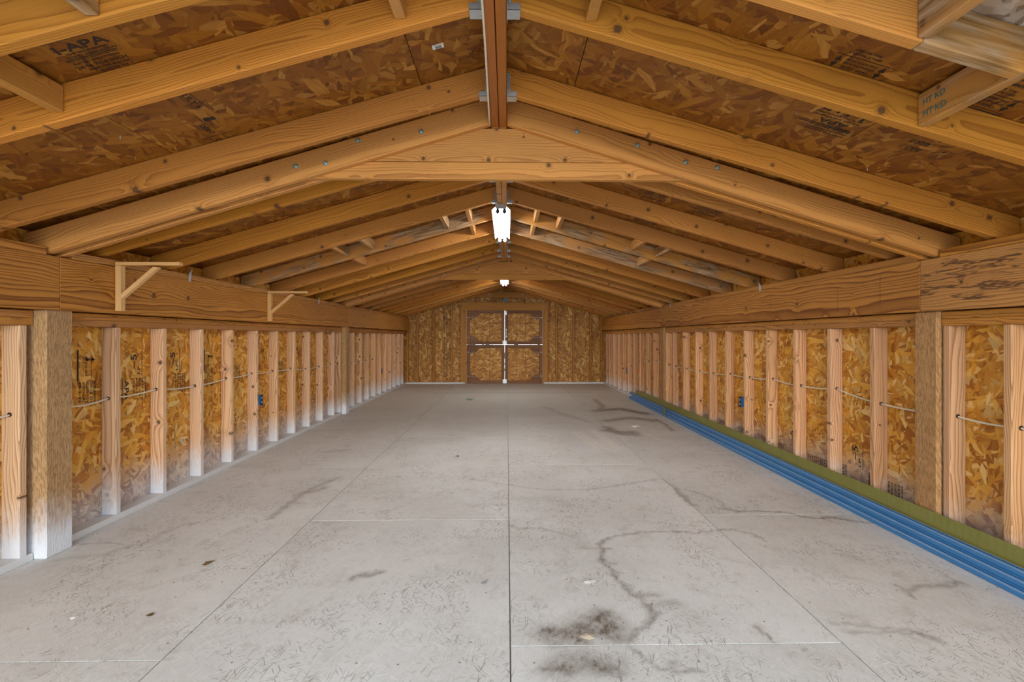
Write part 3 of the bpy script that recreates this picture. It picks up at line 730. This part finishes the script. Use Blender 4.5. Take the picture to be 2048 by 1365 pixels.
# ------------------------------------------------------------------ printed marks on the boards
GR = (SEC and 1)
def rdir(side): return Vector((1, 0, -side*PITCH)).normalized()       # +x along the slope
UPL, UPR = rdir(-1), rdir(1)
APA = [('THE ENGINEERED WOOD', .012, .138, .013, .165), ('|', -.005, .128, .19, .134), ('|', .0, .118, .19, .121),
       ('I-APA', .008, .064, .052, .19), ('THE ENGINEERED', .03, .048, .013, .15), ('WOOD ASSOCIATION', .015, .032, .014, .18),
       ('|', -.0, .024, .19, .028), ('|', .0, .017, .19, .0195), ('RATED SHEATHING', .01, -.002, .016, .17), ('24/16 7/16 INCH', .0, -.026, .022, .19),
       ('SIZED FOR SPACING', .03, -.044, .015, .16), ('EXPOSURE 1', .06, -.062, .015, .12), ('467', .11, -.080, .016, .05)]
def on_roof(x, y): return (x, y, zs(x))
def SR(side, x, y, items, flip=False, along='x', mat='ink', sc=1.):
    U = UPL if side < 0 else UPR
    if along == 'x': rt, up = (U, Vector((0, -1, 0))) if not flip else (-U, Vector((0, 1, 0)))
    else: rt, up = (Vector((0, 1, 0)), U) if not flip else (Vector((0, -1, 0)), -U)
    it = []
    for q in items:
        if q[0] == '|': it.append(('|', *[v*sc for v in q[1:]]))
        elif q[0] == 'poly': it.append(('poly', [(a_*sc, b_*sc) for a_, b_ in q[1]]))
        else: it.append((q[0], q[1]*sc, q[2]*sc, q[3]*sc)+((q[4]*sc,) if len(q) > 4 else ()))
    stamp(panel_at(x, y), on_roof(x, y), rt, up, it, mat)
DATE = [('|', 0, .035, .11, .037), ('JULY 6', .005, .008, .03, .10), ('|', 0, 0, .11, .002), ('|', .14, .012, .22, .014), ('D', .165, -.018, .026), ('|', .14, -.028, .22, -.026),
        ('2007', .20, -.055, .028, .075), ('|', .17, -.02, .19, .02), ('|', .29, -.10, .293, .02), ('GMS', .315, -.07, .038, .075), ('|', .30, -.078, .40, -.075), ('|', .30, -.025, .40, -.022)]
SR(-1, -1.40, 1.545, APA, sc=.88)
SR(-1, -1.25, 1.80, DATE, along='y', sc=1.15)
LPL = [('|', 0, .0, .003, .05), ('|', 0, .05, .06, .053), ('LP', .0, .0, .05, .0)]
def ARROW(x, y, L=.07):
    return [('|', x-.0025, y, x+.0025, y+L), ('poly', [(x-.011, y+L-.014), (x+.011, y+L-.014), (x, y+L+.012)]), ('poly', [(x-.011, y+.014), (x, y-.012), (x+.011, y+.014)])]
LP = [('|', -.02, -.012, .20, -.009), ('LP', .10, .0, .045, .07), ('poly', [(.0, .0), (.012, .0), (.012, .045), (.0, .045)]), ('~5', .02, .005, .045, .065)]
APB = [('|', -.02, .10, .20, .105), ('|', -.02, .092, .20, .095), ('APA', .02, .052, .045, .12), ('RATED SHEATHING', -.01, .032, .016, .19), ('24/16 7/16 EXPOSURE 1', -.01, .014, .014, .19)]
SMALL = [('SIZED FOR SPACING', 0, .0, .014, .17), ('EXPOSURE 1 THICKNESS', 0, -.017, .013, .17), ('467 PS 2-92 SHEATHING', 0, -.034, .013, .17), ('PRP-108 HUD-UM-40', 0, -.051, .013, .17), ('ROOF SPAN 24', 0, -.068, .013, .12)]
DT = [('|', 0, .032, .09, .034), ('JULY 1', .005, .007, .026, .08), ('|', 0, 0, .09, .002), ('|', -.10, .0, -.03, .002), ('A', -.075, -.03, .024), ('|', -.10, -.035, -.03, -.033), ('2007', .01, -.045, .028, .08), ('|', 0, -.05, .1, -.048)]
SR(1, 1.40, 1.72, SMALL, flip=True)
SR(1, 1.40, 1.80, LP, flip=True)
SR(1, 1.40, 1.83, APB, flip=True)
SR(1, 1.42, 1.97, [(q[0], *q[1:]) for q in SMALL[:4]], flip=True)
SR(1, 1.70, 1.78, LP, flip=True); SR(1, 1.70, 1.90, DT, flip=True)
SR(1, 1.70, 1.72, [('A P A', 0, 0, .03, .12)], flip=True)
DIRB = [('|', 0, .10, .20, .106), ('|', 0, .090, .20, .093), ('THIS SIDE', .05, .066, .016, .10), ('STRENGTH AXIS', .045, .046, .015, .11), ('THIS DIRECTION', .045, .028, .015, .11), ('|', 0, .016, .20, .019), ('SPACE PANELS', .06, -.004, .013, .11), ('ALL EDGES', .07, -.02, .013, .09)]+ARROW(.025, .034, .04)+ARROW(.178, .034, .04)
SR(1, 1.28, 1.52, DIRB, flip=True); SR(1, 1.70, 1.50, DIRB, flip=True)
SR(1, 1.73, 1.38, [('GMS', .03, .0, .05, .11), ('|', .01, -.015, .17, -.011), ('|', .01, .05, .17, .054), ('GRADE STAMPED', .01, .07, .02, .16)], flip=True)
for side, x, y in ((-1, -1.1, 3.1), (1, 1.1, 3.15), (1, 1.45, 3.15), (-1, -1.3, 3.7), (1, 1.2, 3.72), (-1, -.7, 3.7), (1, .55, 3.7)):
    SR(side, x, y, APA, flip=side > 0, mat='inkf', sc=.9)
# fly specks near the ridge on the right
ms = []
for k in range(150):
    x = abs(RND.gauss(0, .10))+.05; y = RND.uniform(1.66, 2.16); x = min(x, .30)
    rr = RND.uniform(.0008, .002); c = Vector(on_roof(x, y))-Vector((0, 0, .001))
    ms.append(([c+Vector((rr*math.cos(q), rr*math.sin(q), -PITCH*rr*math.cos(q))) for q in (0, 1.05, 2.1, 3.14, 4.2, 5.25)], [(5, 4, 3, 2, 1, 0)]))
link('fly_specks', join(ms), 'ink', panel_at(.2, 1.9), 'stuff')
# stamp on the bleached block
bo = [o for o in ceil.children if o.name.startswith('blocking') and abs(o.matrix_world.translation.x-1.45) < .05 ][0]
stamp(bo, (1.43-.019, 1.58, zb(1.43)+.03), (0, -1, 0), (0, 0, 1), [('HT', .0, .0, .03), ('KD', .045, .0, .03), ('HT', .0, .04, .028), ('KD', .045, .04, .028)], 'inkg')
# wall stamps
def wall_panel(side, y):
    for a_, b_, o in SL:
        if a_ <= y+(100 if side > 0 else 0) <= b_: return o
def SW(side, y, z, items, mat='ink', flip=False):
    x = XL if side < 0 else XR
    if side < 0: rt, up = (Vector((0, 0, -1)), Vector((0, 1, 0))) if flip else (Vector((0, 0, 1)), Vector((0, -1, 0)))
    else: rt, up = (Vector((0, 0, 1)), Vector((0, 1, 0))) if not flip else (Vector((0, 0, -1)), Vector((0, -1, 0)))
    stamp(wall_panel(side, y), (x, y, z), rt, up, items, mat)
A1 = [('|', -.02, .0, .16, .012), ('|', .0, -.03, .13, -.028), ('THIS SIDE UP', .0, -.055, .022, .12), ('|', -.02, -.085, .13, -.082)]+ARROW(.10, -.10, .05)
A2 = [('RATED SHEATHING', 0, 0, .02, .15), ('24/16 7/16', 0, -.025, .025, .15), ('SIZED FOR', 0, -.05, .02, .13), ('EXPOSURE 1', 0, -.075, .02, .14), ('PS 2-92', 0, -.1, .02, .12)]
A3 = [('APA', .01, 0, .05, .13), ('|', -.01, -.015, .16, -.010), ('|', -.01, -.022, .16, -.019)]
A4 = [('~5', .04, 0, .07, .10), ('LP', .0, -.03, .03, .06), ('|', -.01, -.05, .16, -.046)]
for y, z, it in ((2.80, .90, A1), (2.90, .87, A2), (3.05, .87, A2), (3.13, .86, A3), (3.23, .88, A4), (3.30, .86, A2), (3.50, .87, A2), (3.60, .88, A4), (3.70, .86, A2),
                 (3.95, .87, A1), (4.05, .87, A2), (4.33, .87, A3), (4.45, .87, A2), (4.78, .87, A2), (4.9, .87, A4), (5.2, .87, A2), (5.3, .87, A2), (5.6, .87, A2), (5.7, .87, A4), (6.0, .87, A2), (6.1, .87, A2), (6.45, .87, A2)):
    SW(-1, y, z, it, 'ink', flip=it in (A2, A3))
for y, z, it in ((2.74, .22, A1), (2.86, .22, A2), (3.10, .22, A3), (3.22, .24, A4), (3.34, .22, A2), (3.54, .2, A2), (3.66, .2, A2), (3.95, .2, A4), (4.08, .2, A2), (4.36, .2, A2), (4.5, .2, A2), (4.8, .2, A2), (5.2, .2, A2), (5.3, .2, A2), (5.65, .2, A2)):
    SW(1, y, z, it, 'inkf' if y > 3.6 else 'ink', flip=it in (A2, A3))
# carpenter's layout lines on the right beam
hb = [o for o in wr_.children if o.name.startswith('header_beam')][1]
for y in (2.85, 3.22, 3.62, 4.05, 4.45, 4.85, 5.3, 5.75, 6.2, 6.6):
    stamp(hb, (BR, y, 1.30), (0, 1, 0), (0, 0, 1), [('|', 0, RND.uniform(0, .04), .0022, RND.uniform(.12, .24))], 'inkf', name='pencil_mark') if False else stamp(hb, (BR, y, 1.30), (0, -1, 0), (0, 0, 1), [('|', 0, RND.uniform(0, .04), .0022, RND.uniform(.12, .24))], 'inkf', name='pencil_mark')
pst = [o for o in wl_.children if o.name.startswith('post')][0]
stamp(pst, (BL-.001, 2.505, 0), (0, -1, 0), (0, 0, 1), [('poly', [(-.001, .0), (.0015, .0), (.003, .14), (.0, .25), (.0035, .33), (.001, .52), (.0005, .52), (.001, .33), (-.002, .25), (.0005, .14)])], 'hole', name='drying_crack')
# barcode stickers
def sticker(origin, rt, up, w, h, label):
    o = stamp(None, origin, rt, up, [('|', 0, 0, w, h)], 'paper', .0015, 'barcode_label'); tag(o, label, 'label')
    items = [('|', w*(.25+.04*k), h*.12, w*(.25+.04*k)+w*(.012+.012*(k*7 % 3)), h*.55) for k in range(14)]+[('1487', w*.12, h*.66, h*.25, w*.3), ('467210', w*.5, h*.66, h*.2, w*.35)]
    stamp(o, origin, rt, up, items, 'ink', .0025, 'barcode')
sticker(on_roof(-.306, 1.955), UPL, (0, -1, 0), .048, .03, 'small white barcode sticker on the roof board left of the ridge')
sticker((XL, 3.69, .31), (0, .3, .95), (0, -.95, .3), .045, .03, 'small white barcode sticker low on the left wall board')

# ------------------------------------------------------------------ end wall
we = struct('wall_back', join([([(x, y, z) for y in (YE+.013, YE+.035) for x, z in ((-2.52, -.2), (-1.0, -.2), (-1.0, 2.02), (-2.52, 1.68))], [(0, 1, 2, 3), (7, 6, 5, 4), (0, 4, 5, 1), (1, 5, 6, 2), (2, 6, 7, 3), (3, 7, 4, 0)]),
                                ([(x, y, z) for y in (YE+.013, YE+.035) for x, z in ((.90, -.2), (2.44, -.2), (2.44, 1.68), (.90, 2.02))], [(0, 1, 2, 3), (7, 6, 5, 4), (0, 4, 5, 1), (1, 5, 6, 2), (2, 6, 7, 3), (3, 7, 4, 0)]),
                                ([(x, y, z) for y in (YE+.013, YE+.035) for x, z in ((-1.0, 1.78), (.90, 1.78), (.90, 2.10), (XC, 2.38), (-1.0, 2.10))], [(0, 1, 2, 3, 4), (9, 8, 7, 6, 5), (0, 5, 6, 1), (1, 6, 7, 2), (2, 7, 8, 3), (3, 8, 9, 4), (4, 9, 5, 0)])]), 'siding')
def gable_panel(x0, x1, z0):
    pts = [(x0+.0015, z0), (x1-.0015, z0), (x1-.0015, zs(x1)-.003)]+([(XC, zs(XC)-.003)] if x0 < XC < x1 else [])+[(x0+.0015, zs(x0)-.003)]
    return prism_xz('sheathing_panel', 'osb_end', we, pts, YE, YE+.012)
EP = [gable_panel(-2.50, -1.75, 0), gable_panel(-1.75, -1.0, 0), gable_panel(.90, 1.60, 0), gable_panel(1.60, 2.42, 0), gable_panel(-1.0, .9, 1.79)]
YS = YE-.0905
for x0, x1 in ((-2.17, -2.13), (-1.775, -1.735), (-1.346, -1.308), (1.176, 1.214), (1.585, 1.623), (2.002, 2.037)):
    pass
def estud(x0, x1, z0=.038, z1=None, ya=YS, name='stud', mat='endwood'):
    z1 = z1 if z1 else zb(x0 if abs(x0-XC) > abs(x1-XC) else x1)+.024
    return upright(name, mat, we, x0, x1, ya, YE-.0005, z0, z1, 'y')
for x0, x1 in ((-2.408, -2.372), (-2.17, -2.13), (-1.775, -1.735), (-1.346, -1.308), (-1.121, -1.084), (.965, 1.003), (1.176, 1.214), (1.585, 1.623), (2.002, 2.037), (2.258, 2.294)):
    estud(x0, x1)
for x0, x1 in ((-1.083, -1.047), (-1.046, -1.010), (.885, .921), (.922, .964)):
    estud(x0, x1, z1=1.764, name='jamb_stud')
for x0, x1 in ((-1.009, -.970), (.862, .884)):
    estud(x0, x1, z0=.001, z1=1.764, name='jamb_board')
for y0 in (YS-.004, YS+.040): box('door_header', 'endwood', we, -1.083, .964, y0, y0+.038, 1.766, 1.956, 'x')
for x0, x1 in ((-2.41, -1.011), (.885, 2.33)): box('bottom_plate', 'painted', we, x0, x1, YE-.13, YE-.0005, 0, .037, 'x')
stamp(EP[1], (-1.50, YE, .15), (0, 0, 1), (-1, 0, 0), [('RATED SHEATHING 24/16 EXPOSURE 1 APA RATED SHEATHING', 0, 0, .05, 1.7), ('7/16 INCH SIZED FOR SPACING APA ENGINEERED WOOD', 0, -.05, .04, 1.6)], 'inkf', off=.0015)

# double stable doors: four leaves
def leaf(idx, x0, x1, z0, z1, hinge, lat, braces):
    o = bpy.data.objects.new('door_%d' % idx, None); COL.objects.link(o); o.location = (x0, YS+.01, z0); o['kind'] = 'structure'
    ROOTINV[o.name] = Matrix.Translation(o.location).inverted()
    y0, y1 = YS+.01, YS+.046; F = .075
    pn = link('door_panel', join([bx(x0+.004, x1-.004, y1+.001, y1+.013, z0+.004, z1-.004)]), 'osb_door', o)
    upright('stile', 'doorwood', o, x0, x0+F, y0, y1, z0, z1, 'x'); upright('stile', 'doorwood', o, x1-F, x1, y0, y1, z0, z1, 'x')
    for za, zc in ((z0, z0+F), (z1-F, z1)):
        m = 'doorwood'
        box('rail', m, o, x0+F+.0005, x1-F-.0005, y0, y1, za, zc, 'x')
    s = 1 if hinge == 'l' else -1; xh = x0+F if s > 0 else x1-F
    for zt, sg in ((z1-F-.0005, -1), (z0+F+.0005, 1)):
        pts = [(xh+s*.0005, zt), (xh+s*.24, zt), (xh+s*.12, zt+sg*.13), (xh+s*.0005, zt+sg*.13)]
        if (s > 0) != (sg > 0): pts = pts[::-1]
        prism_xz('gusset', 'doorwood', o, pts, y0+.006, y1)
        for bxx in (-.058, -.02, .05, .115):
            link('bolt_head', join([cyl((xh+s*bxx, y0+(.006 if bxx > 0 else 0), zt+sg*.10), (0, -1, 0), .0095, .005, 8)]), 'galv', o)
    V = []
    for k, fx in enumerate((.14, .62, .33) if hinge == 'l' else (.28, .68, .50)):
        if (hinge == 'l' and k == 2): continue
        xx = x0+F+(x1-x0-2*F)*fx if hinge == 'l' else x0+F+(x1-x0-2*F)*(.27, .55, .99)[k]
        V.append(('|', xx-x0, F, xx-x0+.006, z1-z0-F))
    for fz in (.30, .62): V.append(('|', F, (z1-z0)*fz, x1-x0-F, (z1-z0)*fz+.0035))
    stamp(pn, (x0, y1+.001, z0), (1, 0, 0), (0, 0, 1), V, 'ink', off=.001, name='panel_groove')
    xi = x1-.045 if hinge == 'l' else x0+.005
    for zc in lat:
        link('latch_plate', join([bx(xi, xi+.04, y0-.004, y0-.0003, zc-.045, zc+.045), bx(xi+.015, xi+.022, y0-.010, y0-.004, zc-.04, zc+.04)]), 'galv', o)
    return o
XG0, XG1 = -.058, -.0512
d1 = leaf(1, -.966, XG0, .9395, 1.7655, 'l', (.99,), 1)
d2 = leaf(2, XG1, .857, .9395, 1.7655, 'r', (.99, 1.70), 1)
d3 = leaf(3, -.966, XG0, .002, .932, 'l', (.055,), 1)
d4 = leaf(4, XG1, .8575, .002, .932, 'r', (.055,), 1)
hx = XG1+.035; hy = YS+.01
link('door_handle', join([cyl((hx, hy, 1.30), (0, -1, 0), .016, .012, 12), cyl((hx, hy, 1.125), (0, -1, 0), .016, .012, 12), bx(hx-.010, hx+.010, hy-.006, hy-.0003, 1.12, 1.30), cyl((hx, hy-.03, 1.14), (0, 0, 1), .007, .15, 8), bx(hx-.006, hx+.006, hy-.03, hy-.006, 1.285, 1.30), bx(hx-.006, hx+.006, hy-.03, hy-.006, 1.13, 1.145)]), 'galv', d2)
for a_, b_ in ((-.95, -.76), (-.60, -.56), (-.52, -.42), (-.37, -.35), (.17, .27), (.56, .57), (.74, .80)):
    link('stop_block', join([bx(a_, b_, YS+.03, YS+.055, .9325, .9390)]), 'doorwood', d1 if b_ < 0 else d2)
for a_, b_ in ((.60, .74), (.30, .36), (.46, .49)):
    link('stop_block', join([bx(-.0575, -.0517, YS+.03, YS+.055, a_, b_)]), 'doorwood', d3)
# round junction box above the door
jb = thing('junction_box', 'round blue junction box on the end wall above the doors', 'junction box', (-.048, YE-.01, 2.01))
link('box', join([cyl((-.048, YE-.001, 2.01), (0, -1, 0), .045, .05, 18)]), 'cyanb', jb)
link('knockout', join([cyl((-.035, YE-.051, 2.015), (0, -1, 0), .012, .004, 10), cyl((-.065, YE-.051, 2.0), (0, -1, 0), .009, .004, 10)]), 'black', jb)

# ------------------------------------------------------------------ fluorescent fixtures
def fixture(y0, label):
    o = thing('strip_light', label, 'light fixture', (XC-.008, y0, 2.246), 'strip lights under the ridge')
    x = XC-.008; y1 = y0+1.22; z = 2.245
    link('housing', join([bx(x-.032, x+.032, y0, y1, z-.034, z)]), 'white', o)
    for s in (-1, 1):
        V = [(x+s*.033, y0, z-.004), (x+s*.078, y0+.02, z-.040), (x+s*.078, y1-.0, z-.040), (x+s*.033, y1, z-.004)]
        V += [(a_, b_, c_-.0015) for a_, b_, c_ in V]
        link('reflector', mesh(V, [(0, 1, 2, 3), (7, 6, 5, 4), (0, 4, 5, 1), (1, 5, 6, 2), (2, 6, 7, 3), (3, 7, 4, 0)]), 'white', o)
        tb = link('tube', join([cyl((x+s*.028, y0+.022, z-.055), (0, 1, 0), .013, 1.176, 12)]), 'tube', o)
        for f_ in tb.data.polygons: f_.use_smooth = len(f_.vertices) == 4
        for yy in (y0-.001, y1-.021):
            link('lamp_holder', join([cyl((x+s*.028, yy, z-.057), (0, 1, 0), .016, .021, 12), bx(x+s*.028-.010, x+s*.028+.010, yy, yy+.021, z-.05, z-.0345)]), 'darksteel' if yy < y0+.1 else 'white', o)
    link('end_plate', join([bx(x-.046, x+.046, y0-.0025, y0-.0005, z-.036, z+.004)]), 'galv', o)
    return o
fixture(3.96, 'twin tube strip light under the ridge, nearer of the two')
fixture(8.48, 'distant twin tube strip light glowing behind the second truss')

# ------------------------------------------------------------------ blue rails and olive angle along the right wall
def strip(name, pts, y0, y1, mat):
    """closed profile in x,z extruded along y"""
    n = len(pts); V = [(x, y0, z) for x, z in pts]+[(x, y1, z) for x, z in pts]
    F = [tuple(range(n)), tuple(range(2*n-1, n-1, -1))]+[(i, (i+1) % n, (i+1) % n+n, i+n) for i in range(n)]
    return link(name, mesh(V, F), mat)
def rail(x, z, w, h, y0, y1, label, top=False):
    t_ = .003   # hat-edged channel: face, rounded lip, recess
    q = [(.004, 0), (.0, .003), (.0, h*.50), (.003, h*.56), (.012, h*.62), (.013, h*.66), (.019, h*.67), (.019, h*.80), (.012, h*.81), (.012, h*.90), (.018, h), (w, h)]
    pts = [(x+a_, z+b_) for a_, b_ in q]+[(x+w, z+h-t_), (x+.021, z+h-t_), (x+.023, z+h*.60), (x+.005, z+h*.45), (x+.005, z+t_), (x+w, z+t_), (x+w, z)]
    o = strip('steel_rail', pts, y0, y1, 'blue'); tag(o, label, 'rail', 'blue rails along the right wall')
    for q in ([(.0015, .505), (.0125, .605), (.012, .66), (-.001, .56)], [(.0105, .88), (.0165, .97), (.0165, 1.0), (.010, .93)])[:2 if top else 1]:  # thin pale strips along the ledges, painted highlights of the sky
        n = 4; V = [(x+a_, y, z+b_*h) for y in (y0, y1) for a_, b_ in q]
        l_ = link('sky_glint_strip', mesh(V, [(0, 1, 2, 3), (7, 6, 5, 4)]+[(i, (i+1) % 4, (i+1) % 4+4, i+4) for i in range(4)]), 'blueglint', o); l_['label'] = 'pale blue ledge strip coloured as a sky highlight'
    return o
x_ = 2.230
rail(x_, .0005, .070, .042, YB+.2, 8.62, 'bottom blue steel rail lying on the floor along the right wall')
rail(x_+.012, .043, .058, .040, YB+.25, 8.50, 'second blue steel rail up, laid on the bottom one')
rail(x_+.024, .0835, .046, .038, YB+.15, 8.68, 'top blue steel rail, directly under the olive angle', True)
# olive angle with toothed top edge
V = []; F = []
xo = x_+.052; y0, y1 = YB+.3, 8.35; zb0, zt0 = .122, .192; N = 420
prof = [(xo-.022, zb0), (xo-.022, zb0+.003), (xo-.002, zb0+.003)]
ve = []; 
for i in range(N+1):
    y = y0+(y1-y0)*i/N; zt = zt0+(.0035 if i % 2 else 0)
    for px_, pz in ((xo-.022, zb0), (xo-.022, zb0+.002), (xo, zb0+.003), (xo+.014, zt), (xo+.017, zt), (xo+.003, zb0)): V.append((px_, y, pz))
for i in range(N):
    for k in range(6): F.append((i*6+k, i*6+(k+1) % 6, (i+1)*6+(k+1) % 6, (i+1)*6+k))
F += [(0, 1, 2, 3, 4, 5), tuple(N*6+k for k in (5, 4, 3, 2, 1, 0))]
o = link('steel_angle', mesh(V, F), 'olive'); tag(o, 'olive green toothed steel angle resting on the blue rails', 'angle strip')
# tape band round the rails
o = link('tape_band', join([bx(x_-.002, x_+.03, 6.62, 6.68, .1217, .123), bx(x_-.003, x_-.001, 6.62, 6.68, .02, .123)]), 'olive'); tag(o, 'small yellowish tape band round the far part of the blue rails', 'tape')

# ------------------------------------------------------------------ litter on the floor
def scrap(name, mat, x, y, r, label, cat, seed, elong=1.6, h=.006, rot=0.):
    R_ = random.Random(seed); n = 9; V = [(0, 0, h)]
    for k in range(n):
        q = 2*math.pi*k/n; rr = r*R_.uniform(.55, 1.15); V.append((rr*elong*math.cos(q), rr*math.sin(q), R_.uniform(.0008, h)))
    n1 = len(V); V += [(a_, b_, c_-.0007) for a_, b_, c_ in V]
    F = [(0, k, k % n+1) for k in range(1, n+1)]+[(n1, n1+k % n+1, n1+k) for k in range(1, n+1)]+[(k, n1+k, n1+k % n+1, k % n+1) for k in range(1, n+1)]
    o = link(name, mesh(V, F), mat, M4=Matrix.Translation((x, y, .0005)) @ Matrix.Rotation(rot, 4, 'Z')); tag(o, label, cat); return o
scrap('dry_leaf', 'leaf', -1.493, 2.393, .016, 'dark curled dry leaf on the bare floor left of centre', 'leaf', 1, 2.0, .012, .6)
scrap('paper_scrap', 'paper', .38, 2.184, .020, 'torn pale paper scrap near the curved water stain', 'scrap', 2, 1.4, .006, .3)
scrap('wood_chip', 'chip', .309, 1.788, .022, 'pale wood chip lying on the dark stain', 'chip', 3, 1.5, .005, -.2)
scrap('paper_scrap', 'paper', 1.616, 5.893, .04, 'white paper scrap on the far dark stain before the rails', 'scrap', 4, 1.5, .02, .4)
scrap('paper_scrap', 'green', -.664, 8.495, .05, 'crumpled pale green scrap far down the floor', 'scrap', 5, 1.6, .03, .1)
scrap('wood_splinter', 'grey', -.104, 2.178, .010, 'small grey splinter beside the middle floor joint', 'splinter', 6, 2.6, .010, .9)
scrap('bark_chip', 'leaf', -.468, 4.479, .014, 'small brown bark chip on the mid floor', 'chip', 8, 1.8, .01, .1)
scrap('bark_chip', 'leaf', -1.456, 1.952, .010, 'small dark bark chip on the near left floor', 'chip', 9, 1.8, .008, .7)
scrap('paper_scrap', 'paper', -1.75, 1.94, .009, 'tiny white paper scrap at the near left', 'scrap', 10, 1.9, .005, .8)
